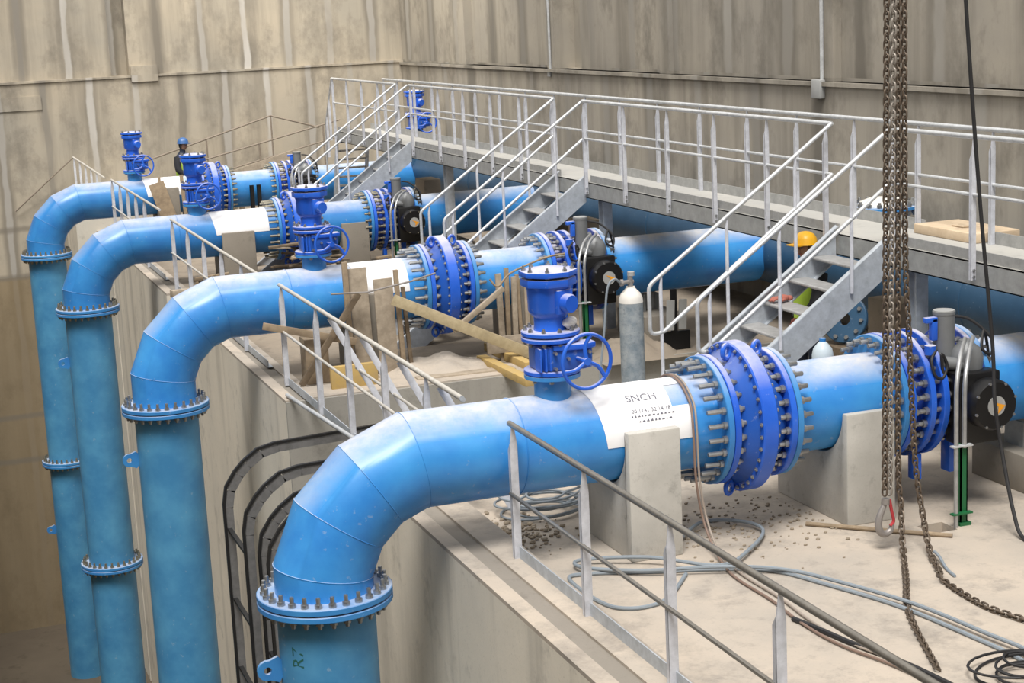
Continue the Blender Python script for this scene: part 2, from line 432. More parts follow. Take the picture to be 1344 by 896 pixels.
# far wall (runs along X at Y=29), ledge at WZ
w = MB()
w.box((-6.5, 29.0, ZB), (9.9, 29.6, WZ - .02))
w.box((-6.5, 29.16, WZ - .02), (2.2, 29.6, TOP))
w.box((2.2, 29.5, WZ - .02), (2.62, 29.6, TOP))
w.box((2.62, 29.06, WZ - .02), (9.9, 29.6, TOP))
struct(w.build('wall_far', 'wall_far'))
w = MB(); w.box((2.64, 28.93, 2.24), (3.28, 29.06, 2.62)); struct(w.build('trim_2', 'wall_far'))
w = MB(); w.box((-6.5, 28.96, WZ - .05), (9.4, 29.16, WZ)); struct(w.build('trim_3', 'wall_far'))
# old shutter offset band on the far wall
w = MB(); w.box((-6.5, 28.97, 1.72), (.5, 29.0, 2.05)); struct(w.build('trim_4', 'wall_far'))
# right wall
w = MB()
w.box((9.4, -16, ZB), (10.2, 29.6, WZ - .05))
def up(y0, y1, x): w.box((x, y0, WZ - .05), (10.2, y1, TOP))
up(24.0, 29.06, 9.46); up(18.85, 24.0, 9.66); up(18.42, 18.85, 9.44); up(17.5, 18.42, 9.86); up(13.7, 17.5, 9.62)
up(8.55, 13.7, 9.56); up(13.3, 13.7, 9.48); up(7.95, 8.55, 9.45); up(-16, 7.95, 9.58)
struct(w.build('wall_right', 'wall_right'))
w = MB(); w.box((-6.9, -16.4, ZB), (10.2, -16.0, TOP)); struct(w.build('wall_near', 'wall_right'))
w = MB(); w.box((9.34, -10, WZ - .11), (9.7, 28.96, WZ - .05)); struct(w.build('trim_5', 'wall_right'))
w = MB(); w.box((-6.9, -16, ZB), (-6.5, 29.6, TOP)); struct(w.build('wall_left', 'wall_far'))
# conduit with junction box on the right wall
t = thing('wall_conduit', 'thin steel conduit ending in a junction box on the ribbed concrete wall', 'conduit', (9.42, 8.2, WZ - .2))
MB().cyl((9.42, 8.2, WZ - .05), (9.42, 8.2, 5.2), .028, n=10).build('conduit', 'galv', t)
MB().box((9.31, 8.08, WZ - .28), (9.4, 8.32, WZ - .02)).build('junction_box', 'grey_lid', t, bevel=.01)
t = thing('wall_conduit', 'thin steel conduit on the narrow wall rib behind the middle stair', 'conduit', (9.42, 18.6, WZ))
MB().cyl((9.41, 18.62, WZ - .05), (9.41, 18.62, 5.2), .025, n=10).build('conduit', 'galv', t)
MB().box((9.36, 18.55, WZ - .2), (9.4, 18.69, WZ - .05)).build('junction_box', 'grey_lid', t, bevel=.01)

# ------------------------------------------------------------------ pipe lines
R = .4
LN = ['on the R7 line', 'on the line with timber-shuttered pedestals', 'on the line above the scrap wood heap', 'on the line by the blue-helmeted worker']
def build_line(k, Y, zc, zj, zmid, lug):
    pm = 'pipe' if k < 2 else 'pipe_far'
    bm_ = 'bolt' if k < 2 else 'bolt_brown'
    # riser --------------------------------------------------------------
    def riser(ztop, zbot, top_fl, bot_fl, label, lugz, mark=False):
        t = thing('riser_pipe', label, 'pipe', (0, Y, zbot), 'blue riser pipes')
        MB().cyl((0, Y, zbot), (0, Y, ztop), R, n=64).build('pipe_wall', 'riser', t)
        if top_fl:
            MB().ring((0, Y, 0), (0, 0, 1), ztop - .05, ztop, R - .01, .55, 64).build('flange', 'flange', t)
            MB().ring((0, Y, 0), (0, 0, 1), ztop, ztop + .012, R - .03, .53, 48, .002).build('gasket', 'rubber', t)
            me = bolt_mesh(('rj', bm_), -.05, .062, .03, .055, .031, .018, .032, bm_)
            bolts_z(t, me, 0, Y, ztop, .49, 28)
        if bot_fl:
            MB().ring((0, Y, 0), (0, 0, 1), zbot, zbot + .05, R - .01, .55, 64).build('flange', 'flange', t)
        if lugz is not None:
            m = MB(); poly = [(-R + .02, -.14), (-R - .05, -.14), (-R - .17, -.06)]
            poly += [(-R - .12 + .075 * math.cos(a), -.0 + .075 * math.sin(a)) for a in [PI * 1.25 - i * PI * 1.05 / 8 for i in range(9)]]
            poly += [(-R + .02, .13)]
            # ring-shaped plate: outer outline bridged to the hole by two prisms
            hole = [(-R - .115 + .032 * math.cos(a), .005 + .032 * math.sin(a)) for a in [2 * PI * i / 14 for i in range(14)]]
            outl = []
            for i in range(14):
                a = 2 * PI * i / 14; dx, dz = math.cos(a), math.sin(a)
                rad = .085 if dx < .3 else .14
                outl.append((-R - .115 + rad * dx, .005 + rad * dz))
            for y in (-.018, .018): pass
            vs = []; fs = []
            for yy in (Y - .018, Y + .018):
                for (u, v) in outl: vs.append((u, yy, lugz + v))
                for (u, v) in hole: vs.append((u, yy, lugz + v))
            n = 14
            for i in range(n):
                j = (i + 1) % n
                fs += [(i, j, n + j, n + i), (2 * n + i, 3 * n + i, 3 * n + j, 2 * n + j), (i, 2 * n + i, 2 * n + j, j), (n + i, n + j, 3 * n + j, 3 * n + i)]
            m.add(vs, fs).build('lifting_lug', 'flange', t)
        if mark:
            vs, fs = text_pts('R7', .16)
            m = MB()
            # text runs up the pipe, read turned on its side
            a0 = -2.45
            m.add([((R + .002) * math.cos(a0 - v[1] / R), Y + (R + .002) * math.sin(a0 - v[1] / R), -1.42 + v[0]) for v in vs], fs)
            m.build('lettering', 'mark', t)['label'] = 'R7 written in green marker'
        return t
    names = ['marked R7 in green', 'third from the corner wall', 'second from the corner wall', 'standing by the corner wall']
    if zmid is None:
        riser(zj, ZB, True, False, 'tall blue riser pipe ' + names[k], lug, k == 0)
    else:
        riser(zj, zmid + .012, True, True, 'upper length of the blue riser pipe ' + names[k], lug if lug > zmid else None)
        riser(zmid, ZB, True, False, 'lower length of the blue riser pipe ' + names[k], lug if lug < zmid else None)
    # elbow and horizontal run ------------------------------------------
    t = thing('elbow_pipe', 'bright blue mitred elbow and level pipe ' + LN[k], 'pipe', (0, Y, zj), 'mitred elbow pipes')
    Rb = 1.0; rr = Rb / math.cos(PI / 16)
    path = [V((0, Y, zj + .012))]
    joints = []
    for i in range(4):
        a = PI / 16 + i * PI / 8
        joints.append(V((Rb - rr * math.cos(a), Y, zc - Rb + rr * math.sin(a))))
    path += joints + [V((3.40, Y, zc))]
    def mitre(p, ang, r, n=64):  # ellipse in bisecting plane; ang = plane normal angle in XZ from +Z
        nx, nz = math.sin(ang), math.cos(ang); out = []
        st = 1 / math.cos(PI / 16)
        for i in range(n):
            q = 2 * PI * i / n
            # in-plane axes: Y and (−nz,0,nx)
            out.append(V((p.x - nz * r * st * math.cos(q), p.y + r * math.sin(q), p.z + nx * r * st * math.cos(q))))
        return out
    n = 64; rings = [[V((-R * math.cos(2 * PI * i / n), Y + R * math.sin(2 * PI * i / n), path[0].z)) for i in range(n)]]
    for i, p in enumerate(joints): rings.append(mitre(p, PI / 16 + i * PI / 8 + 0 * PI, R))
    rings.append([V((3.40, Y + R * math.sin(2 * PI * i / n), zc + R * math.cos(2 * PI * i / n))) for i in range(n)])
    m = MB(); vs = [v for r_ in rings for v in r_]; fs = []
    for j in range(len(rings) - 1):
        for i in range(n): fs.append((j * n + i, j * n + (i + 1) % n, (j + 1) * n + (i + 1) % n, (j + 1) * n + i))
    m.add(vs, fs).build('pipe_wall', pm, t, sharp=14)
    for i, p in enumerate(joints):
        m = MB(); m.tube(mitre(p, PI / 16 + i * PI / 8, R + .0005, 48), .0042, 6, True); m.build('weld_seam', pm, t)
    for xw in (1.66,):
        MB().torus((xw, Y, zc), (1, 0, 0), R + .001, .006, 48, 6).build('weld_seam', pm, t)
    MB().ring((0, Y, 0), (0, 0, 1), zj + .012, zj + .062, R - .01, .55, 64).build('flange', 'flange', t)
    MB().ring((0, Y, zc), (1, 0, 0), 3.40, 3.452, R - .01, .56, 64).build('flange', 'flange', t)
    m = MB(); m.rev((2.05, Y, zc), (0, 0, 1), [(.34, .156), (.55, .156), (.55, .235), (.582, .235), (.582, .1)], 40); m.build('nozzle', 'flange', t)
    me = bolt_mesh(('nz', bm_), -.03, .0, .004, -.02, .02, .011, .02, bm_)
    bolts_z(t, me, 2.05, Y, zc + .575, .2, 8)
    if k != 3 or True:
        # paper sheet wrapped over the pipe
        x0, x1 = {0: (2.36, 3.14), 1: (2.55, 3.2), 2: (2.3, 3.25), 3: (2.25, 3.1)}[k]
        m = MB(); na, nx = 16, 10; a0, a1 = PI * .58, PI * (.0 - .02 if k == 0 else .02)
        vs = []; fs = []
        rp = R + .005
        def pt(u, a, r): return (u, Y - r * math.cos(a), zc + r * math.sin(a))
        for i in range(nx + 1):
            for j in range(na + 1):
                a = a0 + (a1 - a0) * j / na
                slant = -.10 * (1 - j / na) if i < nx / 2 else 0
                vs.append(pt(x0 + (x1 - x0) * i / nx + slant * (1 - i / nx), a, rp))
        for i in range(nx):
            for j in range(na):
                if k == 0 and i >= nx - 2 and 5 <= j <= 9 - (0): continue
                fs.append((i * (na + 1) + j, (i + 1) * (na + 1) + j, (i + 1) * (na + 1) + j + 1, i * (na + 1) + j + 1))
        p = m.add(vs, fs).build('paper_sheet', 'paper', t); p['label'] = 'white paper sheet taped over the pipe'
        if k == 0:
            m = MB()
            def put(s, size, xc, ac):
                tv, tf = text_pts(s, size)
                m.add([pt(xc + v[0], ac + v[1] / rp, rp + .003) for v in tv], tf)
            put('SNCH', .105, 2.74, PI * .30)
            put('00 1741 32 14 18', .05, 2.79, PI * .20)
            random.seed(3)
            for ac, w0, w1 in ((PI * .16, 2.60, 2.98), (PI * .125, 2.66, 2.95)):
                u = w0
                while u < w1:
                    l = random.uniform(.012, .03); h = random.uniform(.012, .02)
                    m.add([pt(u, ac, rp + .003), pt(u + l, ac, rp + .003), pt(u + l * .8, ac + h / rp, rp + .003), pt(u + .004, ac + h * .6 / rp, rp + .003)], [(0, 1, 2, 3)])
                    u += l + .012
            m.build('lettering', 'ink', t)
    # check valve ---------------------------------------------------------
    t = thing('check_valve', 'blue drum-shaped check valve with ring flanges ' + LN[k], 'valve', (3.75, Y, zc - .66), 'drum check valves')
    o = (0, Y, zc); ax = (1, 0, 0)
    def fx(m): return m
    MB().rev(o, ax, [(3.50, .44), (3.53, .47), (3.66, .57), (3.68, .60)], 64).build('inlet_cone', 'valve_dark', t)
    MB().rev(o, ax, [(3.81, .585), (3.84, .56), (3.97, .47), (4.0, .44)], 64).build('outlet_cone', 'valve_dark', t)
    MB().ring(o, ax, 3.456, 3.512, .3, .565, 64).build('inlet_flange', 'valve', t)
    MB().ring(o, ax, 3.99, 4.046, .3, .565, 64).build('outlet_flange', 'valve', t)
    MB().ring(o, ax, 3.672, 3.815, .3, .655, 72, .012).build('drum_flange', 'valve', t)
    MB().ring(o, ax, 3.452, 3.456, .3, .55, 48, .001).build('gasket', 'rubber', t)
    bolts_x(t, bolt_mesh(('cvl', bm_), -.056, .056, .13, .035, .034, .021, .036, bm_), 3.456, Y, zc, .505, 26)
    bolts_x(t, bolt_mesh(('cvr', bm_), -.058, .058, .05, .075, .034, .021, .036, bm_), 4.049, Y, zc, .505, 26)
    bolts_x(t, bolt_mesh(('cvd', bm_), -.072, .072, .008, .008, .018, .009, .016, bm_), 3.743, Y, zc, .62, 36)
    for xe, a in ((3.60, PI * .5), (3.89, PI * .5), (3.60, -PI * .5)):
        MB().torus((xe, Y - .1 * math.cos(a) - .12, zc + .60 * math.sin(a) - .0), (.55, -.85, 0), .058, .021, 20, 8).build('lifting_eye', 'valve', t)
    # spool ---------------------------------------------------------------
    t = thing('spool_pipe', 'short sky blue flanged pipe between two valves ' + LN[k], 'pipe', (4.6, Y, zc - .56), 'flanged spool pipes')
    MB().cyl((4.054, Y, zc), (5.15, Y, zc), R, n=64).build('pipe_wall', pm, t)
    MB().ring(o, ax, 4.054, 4.106, R - .01, .56, 64).build('flange', 'flange', t)
    MB().ring(o, ax, 5.10, 5.152, R - .01, .56, 64).build('flange', 'flange', t)
    MB().ring(o, ax, 4.047, 4.054, .3, .55, 48, .001).build('gasket', 'rubber', t)
    # butterfly valve ------------------------------------------------------
    t = thing('butterfly_valve', 'dark blue butterfly valve with black actuator ' + LN[k], 'valve', (5.7, Y, zc - .56), 'butterfly valves with actuators')
    MB().rev(o, ax, [(5.2, .42), (5.36, .43), (5.6, .43), (5.70, .45), (5.80, .45), (5.91, .42)], 64).build('body', 'bfv', t)
    for nm, a, b, r in (('inlet_flange', 5.157, 5.215, .565), ('ring_flange', 5.36, 5.415, .57), ('ring_flange', 5.49, 5.55, .57), ('outlet_flange', 5.90, 5.955, .56)):
        MB().ring(o, ax, a, b, .3, r, 64).build(nm, 'valve' if nm != 'outlet_flange' else 'bfv', t)
    bolts_x(t, bolt_mesh(('bfl', bm_), -.057, .058, .07, .05, .034, .02, .035, bm_), 5.157, Y, zc, .505, 26)
    bolts_x(t, bolt_mesh(('bfm', bm_), -.07, .12, .05, .05, .036, .021, .036, bm_), 5.43, Y, zc, .505, 26)
    bolts_x(t, bolt_mesh(('bfr', bm_), -.056, .06, .03, .05, .03, .018, .035, bm_), 5.956, Y, zc, .5, 24)
    MB().box((5.35, Y - .32, zc - .74), (5.42, Y - .2, zc - .5)).build('foot', 'valve', t, bevel=.01)
    MB().box((5.72, Y - .30, zc - .72), (5.80, Y - .16, zc - .42)).build('foot', 'valve', t, bevel=.01)
    # gearbox and actuator
    m = MB(); m.cyl((5.660, Y - .30, zc + .36), (5.660, Y - .30, zc + .74), .095, n=28); m.cyl((5.660, Y - .30, zc + .74), (5.660, Y - .30, zc + .765), .1, n=28)
    m.build('actuator_cylinder', 'grey_cast', t)
    MB().cyl((5.660, Y - .30, zc + .765), (5.660, Y - .30, zc + .775), .092, n=28).build('cylinder_lid', 'grey_lid', t)
    m = MB(); m.rev((5.810, Y - .42, zc + .26), (0, 0, 1), [(-.02, .14), (.10, .15), (.18, .12), (.22, .07), (.25, .06)], 28); m.cyl((5.730, Y - .48, zc + .30), (5.530, Y - .42, zc + .34), .06, n=16)
    m.build('gear_housing', 'grey_cast', t)
    MB().box((5.580, Y - .66, zc - .38), (6.000, Y - .44, zc + .26)).build('actuator_case', 'black', t, bevel=.02)
    m = MB(); m.rev((5.810, Y - .66, zc + .0), (0, -1, 0), [(-.02, .18), (.05, .225), (.16, .225), (.20, .205), (.205, .05)], 40); d = m.build('motor_cover', 'black', t)
    for i in range(8):
        a = 2 * PI * i / 8 + .3
        m = MB(); m.cyl((5.810 + .205 * math.cos(a), Y - .85, zc + .205 * math.sin(a)), (5.810 + .205 * math.cos(a), Y - .868, zc + .205 * math.sin(a)), .013, n=6); m.build('bolt', bm_, t)
    m = MB(); m.cyl((5.810, Y - .865, zc), (5.810, Y - .872, zc), .088, n=32); dd = m.build('dial', 'grey_lid', t)
    m = MB(); m.add([(5.810 - .05, Y - .876, zc + .045), (5.810 + .085, Y - .876, zc + .0), (5.810 + .01, Y - .876, zc - .07), (5.810 + .015, Y - .876, zc - .005)], [(0, 1, 2, 3)]); m.build('pointer', 'orange', dd)
    m = MB(); m.box((5.500, Y - .36, zc + .52), (5.560, Y - .30, zc + .72)); m.box((5.440, Y - .36, zc + .68), (5.560, Y - .30, zc + .73)); m.build('blue_lever', 'valve', t, bevel=.01)
    m = MB(); m.cyl((5.440, Y - .42, zc + .42), (5.440, Y - .42, zc + .50), .05, n=10); m.build('plug_cap', 'valve', t)
    m = MB(); m.tube(smooth_path([(5.780, Y - .26, zc + .70), (5.930, Y - .3, zc + .66), (6.080, Y - .4, zc + .5), (6.060, Y - .44, zc + .36), (5.960, Y - .44, zc + .42), (6.040, Y - .36, zc + .56), (6.130, Y - .3, zc + .3), (6.080, Y - .35, zc + .1)], 6), .014, 8)
    m.tube(smooth_path([(5.480, Y - .45, zc + .46), (5.400, Y - .5, zc + .38), (5.420, Y - .53, zc + .25), (5.500, Y - .52, zc + .22), (5.560, Y - .5, zc + .32), (5.500, Y - .5, zc + .42), (5.540, Y - .5, zc + .1), (5.560, Y - .5, zc - .1)], 6), .014, 8)
    m.build('control_cable', 'rubber', t)
    # outlet pipe to the header -------------------------------------------
    t = thing('outlet_pipe', 'blue pipe running under the walkway ' + LN[k], 'pipe', (7, Y, zc - R), 'outlet pipes')
    MB().cyl((5.96, Y, zc), (8.40, Y, zc), R, n=64).build('pipe_wall', pm, t)
    MB().ring(o, ax, 5.96, 6.015, R - .01, .56, 64).build('flange', 'flange', t)
    # conduit stand --------------------------------------------------------
    zf = FZ if k == 0 else BZ
    t = thing('conduit_stand', 'green channel post carrying two bent galvanised conduits ' + LN[k], 'conduit stand', (5.4, Y - .95, zf), 'conduit stands')
    yb = Y - .93
    m = MB(); m.box((5.405, yb, zf), (5.475, yb + .012, zc - .27)); m.box((5.405, yb, zf), (5.417, yb + .06, zc - .27)); m.box((5.463, yb, zf), (5.475, yb + .06, zc - .27)); m.build('channel_post', 'green', t)
    MB().box((5.39, yb - .02, zf), (5.5, yb + .08, zf + .03)).build('base_plate', 'green', t)
    for dx, z0 in ((0, zf - .1 if k == 0 else zf), (.082, zc - .30)):
        m = MB(); x = 5.345 + dx
        m.tube(bend([(x, yb - .02, z0), (x, yb - .02, zc + .28), (x + .14, yb + .12, zc + .50), (x + .34, yb + .35, zc + .56)], .2), .02, 12); m.build('conduit', 'conduit', t)
    for z in (zc - .28, zf + .12):
        m = MB(); m.bar((5.30, yb - .02, z), (5.50 if z > -.9 else 5.42, yb - .02, z), .052, .014); m.build('clamp', 'galv' if z > zf + .5 else 'green', t)

def handwheel(parent, c, r, mat):
    m = MB(); c = V(c); ax = V((.12, -1, 0)).normalized()
    x, y, d = frame_of(ax)
    m.torus(c, ax, r, .016, 40, 10); w = m.build('handwheel', mat, parent)
    for i in range(3):
        a = 2 * PI * i / 3 + 1.35
        e = c + x * (r * math.cos(a)) + y * (r * math.sin(a)); mid = c + x * (r * .55 * math.cos(a + .25)) + y * (r * .55 * math.sin(a + .25)) + ax * -.01
        m = MB(); m.tube(smooth_path([c, mid, e], 6), .018, 8); m.build('spoke', mat, w)
    m = MB(); m.cyl(c - ax * .03, c + ax * .02, .032, n=20); m.build('hub', mat, w)
    m = MB(); m.cyl(c - ax * .22, c - ax * .02, .018, n=12); m.build('spindle', mat, parent)
def air_valve(x, Y, zb, label, wheel=True, mat='valve', rag=None):
    """zb = top of the nozzle flange"""
    t = thing('air_valve', label, 'valve', (x, Y, zb), 'blue air release valves')
    o = (x, Y, zb); ax = (0, 0, 1)
    MB().rev(o, ax, [(.001, .10), (.001, .225), (.008, .235), (.035, .235), (.042, .225), (.042, .1)], 40).build('base_flange', mat, t)
    # gear housing block with an arm to the wheel side
    poly = [(-.17, -.12), (-.10, -.19), (.20, -.24), (.29, -.20), (.29, -.10), (.17, .06), (.15, .16), (-.12, .17), (-.17, .08)]
    m = MB(); m.prism(poly, lambda u, v, w_: (x + u, Y + v, zb + w_), .045, .25); m.build('gear_housing', 'valve_dark' if mat == 'valve' else mat, t, bevel=.02)
    poly2 = [(-.06, -.215), (.20, -.262), (.315, -.21), (.315, -.08), (.05, -.05), (-.06, -.1)]
    m = MB(); m.prism(poly2, lambda u, v, w_: (x + u, Y + v, zb + w_), .215, .262); m.build('cover_plate', mat, t, bevel=.008)
    m = MB()
    for u in (-.175, -.13, -.09): m.box((x + u, Y - .2, zb + .05), (x + u + .015, Y - .08, zb + .24))
    m.build('rib', mat, t)
    for u, v, z in ((-.05, -.232, .07), (.06, -.24, .15), (-.05, -.232, .2), (.24, -.255, .19)):
        m = MB(); m.cyl((x + u, Y + v + .04, zb + z), (x + u, Y + v - .014, zb + z), .014, n=6); m.build('bolt', 'bolt', t)
    for a, b in ((.275, .315), (.325, .365)):
        MB().rev(o, ax, [(a, .1), (a, .235), (a + .008, .245), (b - .008, .245), (b, .235), (b, .1)], 44).build('middle_flange', mat, t)
    MB().cyl((x, Y, zb + .25), (x, Y, zb + .276), .15, n=32).build('neck_ring', mat, t)
    MB().cyl((x, Y, zb + .314), (x, Y, zb + .326), .2, n=32).build('gasket', 'rubber', t)
    MB().rev(o, ax, [(.36, .14), (.40, .132), (.475, .135), (.505, .165), (.53, .178), (.70, .182), (.735, .195), (.735, .1)], 44).build('barrel', mat, t)
    oct_ = [(.232 * math.cos(2 * PI * i / 8 + PI / 8), .232 * math.sin(2 * PI * i / 8 + PI / 8)) for i in range(8)]
    m = MB(); m.prism(oct_, lambda u, v, w_: (x + u, Y + v, zb + w_), .735, .80); m.build('top_flange', mat, t, bevel=.008)
    MB().cyl((x, Y, zb + .80), (x, Y, zb + .818), .19, n=32).build('gasket', 'rubber', t)
    oct2 = [(u * 1.05, v * 1.05) for u, v in oct_]
    m = MB(); m.prism(oct2, lambda u, v, w_: (x + u, Y + v, zb + w_), .818, .862); m.rev(o, ax, [(.86, .20), (.878, .13), (.885, .06)], 32); m.build('top_cover', mat, t, bevel=.006)
    me = bolt_mesh('avt', 0, .03, 0, .02, .02, .011, .02); 
    bolts_z(t, me, x, Y, zb + .832, .2, 8, .5)
    me = bolt_mesh('avm', -.045, .045, .012, .015, .02, .012, .022); bolts_z(t, me, x, Y, zb + .32, .21, 10)
    # side outlet boss
    d = V((.38, -.92, 0)).normalized(); s = V((-d.y, d.x, 0))
    c = V((x, Y, zb + .61)) + d * .15
    m = MB(); m.bar(c, c + d * .05, .17, .2); m.build('outlet_plate', mat, t, bevel=.01)
    m = MB(); c2 = V((x, Y, zb + .6)) + d * .2; m.rev(c2, d, [(-.03, .078), (.05, .08), (.07, .07), (.07, .02)], 24); m.build('outlet_cap', mat, t)
    if wheel: handwheel(t, (x + .16, Y - .38, zb + .14), .225, mat)
    return t

LY = [0, 8.44, 17.35, 25.37]; LZ = [0, 0, -.16, -.18]; LJ = [-1.02, -1.2, -1.29, -1.29]; LM = [None, None, -5.95, -5.95]
LUG = [-1.58, -1.84, -2.2, -7.5]
for k in range(4):
    build_line(k, LY[k], LZ[k], LJ[k], LM[k], LUG[k])
    air_valve(2.05, LY[k], LZ[k] + .585, 'blue air valve with handwheel ' + LN[k])

# header ------------------------------------------------------------------
HX, HZ, HR = 8.86, .0, .5
t = thing('header_pipe', 'large dark blue header pipe lying behind the walkway against the wall', 'pipe', (HX, 10, HZ - HR))
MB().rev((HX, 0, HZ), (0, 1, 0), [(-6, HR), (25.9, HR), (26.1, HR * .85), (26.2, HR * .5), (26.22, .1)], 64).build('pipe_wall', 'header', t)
for y in (-.8, 3.4, 12, 21):
    MB().torus((HX, y, HZ), (0, 1, 0), HR, .008, 56, 6).build('weld_seam', 'header', t)
MB().cyl((8.5, 25.0, .1), (8.5, 25.0, .93), .16, n=32).build('nozzle', 'header', t)
m = MB(); m.cyl((8.74, 5.55, HZ + HR - .2), (8.74, 5.55, HZ + HR + .25 + .14), .3, n=48); m.build('manhole_neck', 'flange', t)
m = MB(); m.rev((8.74, 5.55, HZ + HR + .25), (0, 0, 1), [(.12, .3), (.12, .43), (.16, .43), (.165, .41), (.165, .1)], 48); m.build('manhole_flange', 'flange', t)
bolts_z(t, bolt_mesh('mh', -.04, .03, .02, .03, .035, .02, .035), 8.74, 5.55, HZ + HR + .25 + .14, .385, 18)
m = MB(); m.rev((8.74, 5.55, HZ + HR + .25), (0, 0, 1), [(.166, .33), (.21, .30), (.25, .2), (.26, .1)], 40); m.build('manhole_cover', 'white', t)
air_valve(8.5, 25.0, .932, 'blue air valve standing beyond the walkway rail at the end of the header', wheel=True)

# pedestals ---------------------------------------------------------------
def pedestal(x0, x1, k, label, mat='ped', y=.5, top=.05, name='concrete_pedestal', yb=.5):
    Y, zc = LY[k], LZ[k]; zf = FZ if k == 0 else BZ
    rn = R + .02
    yt = math.sqrt(max(0, rn * rn - top * top))
    a0 = math.atan2(top, yt)
    poly = [(-y, zf), (y, zf), (y, zc + top), (yt, zc + top)]
    poly += [(rn * math.cos(a), zc + rn * math.sin(a)) for a in [a0 - (a0 * 2 + PI) * i / 24 for i in range(1, 24)]]
    poly += [(-yt, zc + top), (-y, zc + top)]
    t = thing(name, label, 'pedestal', ((x0 + x1) / 2, Y, zf), 'concrete pipe pedestals')
    # strips so the concave profile stays clean
    m = MB(); L = len(poly)
    pts = poly
    half = [(p, q) for p, q in zip([(-y, zf)] + [(-y, zc + top)] , [0, 0])]
    vs = []; fs = []
    arc = [(-yt, zc + top)] + [(rn * math.cos(a), zc + rn * math.sin(a)) for a in [PI - a0 + (a0 * 2 + PI) * i / 24 for i in range(1, 24)]] + [(yt, zc + top)]
    outer = []
    for u, v in arc:
        f = (u + yt) / (2 * yt)
        outer.append((u, zf))
    outer = [(-yt + 2 * yt * i / (len(arc) - 1), zf) for i in range(len(arc))]
    chain_in = [(-y, zc + top)] + arc + [(yb, zc + top)]
    chain_out = [(-y, zf)] + outer + [(yb, zf)]
    n = len(chain_in)
    for x in (x0, x1):
        for u, v in chain_in: vs.append((x, Y + u, v))
        for u, v in chain_out: vs.append((x, Y + u, v))
    for i in range(n - 1):
        fs += [(i, i + 1, n + i + 1, n + i), (2 * n + i, 3 * n + i, 3 * n + i + 1, 2 * n + i + 1), (i, 2 * n + i, 2 * n + i + 1, i + 1), (n + i, n + i + 1, 3 * n + i + 1, 3 * n + i)]
    fs += [(0, n, 3 * n, 2 * n), (n - 1, 2 * n + n - 1, 3 * n + n - 1, n + n - 1)]
    m.add(vs, fs).build('pedestal_block', mat, t, sharp=25, bevel=.012)
    return t
pedestal(2.50, 2.97, 0, 'pale concrete pedestal under the pipe with the lettered paper', top=.10, yb=.6)
pedestal(4.55, 5.03, 0, 'pale concrete pedestal behind the hanging chains on the R7 line', top=.0, yb=.75)
pedestal(2.42, 2.94, 1, 'grey concrete pedestal shuttered with upright boards on the timber line', 'ped_dark')
pedestal(4.62, 5.0, 1, 'concrete pedestal hidden behind upright battens near the yellow beams', 'ped_dark')
pedestal(2.38, 2.96, 2, 'grey concrete pedestal beside the scrap wood heap', 'ped_dark', top=.06)
pedestal(4.55, 5.05, 2, 'grey concrete pedestal beneath the pipe behind the timber line', 'ped_dark', top=.04)
pedestal(2.44, 2.92, 3, 'dark concrete pedestal with leaning boards beside the blue-helmeted worker', 'ped_dark', top=.2)
# steel pipe stands
def pipe_stand(x, k, label):
    Y, zc = LY[k], LZ[k]; zf = FZ if k == 0 else BZ
    t = thing('pipe_stand', label, 'pipe stand', (x, Y, zf), 'steel pipe stands')
    MB().box((x - .3, Y - .55, zf), (x + .3, Y + .4, zf + .35)).build('concrete_foot', 'ped_dark', t, bevel=.01)
    m = MB(); m.box((x - .12, Y - .14, zf + .35), (x - .10, Y + .14, zc - R - .012)); m.box((x + .10, Y - .14, zf + .35), (x + .12, Y + .14, zc - R - .012)); m.box((x - .1, Y - .01, zf + .35), (x + .1, Y + .01, zc - R - .012)); m.build('post', 'beam', t)
pipe_stand(6.75, 0, 'dark steel stand on a concrete foot under the R7 outlet pipe')
pipe_stand(6.75, 1, 'steel stand under the outlet pipe of the timber-shuttered line')
pipe_stand(6.75, 2, 'steel stand under the outlet pipe of the scrap heap line')
t = thing('steel_prop', 'pair of dark steel channels standing against the pipe by the worker', 'prop', (4.6, LY[3] - .5, BZ))
for x in (4.5, 4.66):
    m = MB(); m.box((x, LY[3] - .50, BZ), (x + .09, LY[3] - .49, LZ[3] + .12)); m.box((x, LY[3] - .50, BZ), (x + .01, LY[3] - .44, LZ[3] + .12)); m.build('channel', 'black', t)

# ------------------------------------------------------------------ walkway
WX0, WX1, DZ = 6.3, 7.12, 1.085
WY0, WY1 = -6.0, 23.9
t = thing('walkway', 'long grey elevated steel walkway crossing over the pipes along the wall', 'walkway', (6.9, 9, BZ))
MB().box((WX0 + .013, WY0, DZ - .05), (WX1 - .013, WY1, DZ + .001)).build('deck', 'deck', t)
for x, s in ((WX0, 1), (WX1, -1)):
    m = MB(); m.box((x if s > 0 else x - .012, WY0, DZ - .225), (x + .012 if s > 0 else x, WY1, DZ - .0))
    for z in (DZ - .225, DZ - .012): m.box((min(x, x + s * .08), WY0, z), (max(x, x + s * .08), WY1, z + .012))
    m.build('beam', 'beam', t)
m = MB()
for y in range(-5, 24, 2): m.box((WX0 + .02, y, DZ - .2), (WX1 - .02, y + .08, DZ - .055))
m.build('cross_member', 'beam', t)
for y0, y1 in ((2.6, 9.35), (10.5, 17.9), (18.8, 23.8), (-6, 1.5)):
    MB().box((WX0 + .034, y0, DZ + .002), (WX0 + .046, y1, DZ + .1)).build('toe_board', 'toe', t)
for y0, y1 in ((-6, 1.05), (2.15, 23.8)):
    MB().box((WX1 - .03, y0, DZ + .002), (WX1 - .015, y1, DZ + .12)).build('toe_board', 'toe', t)
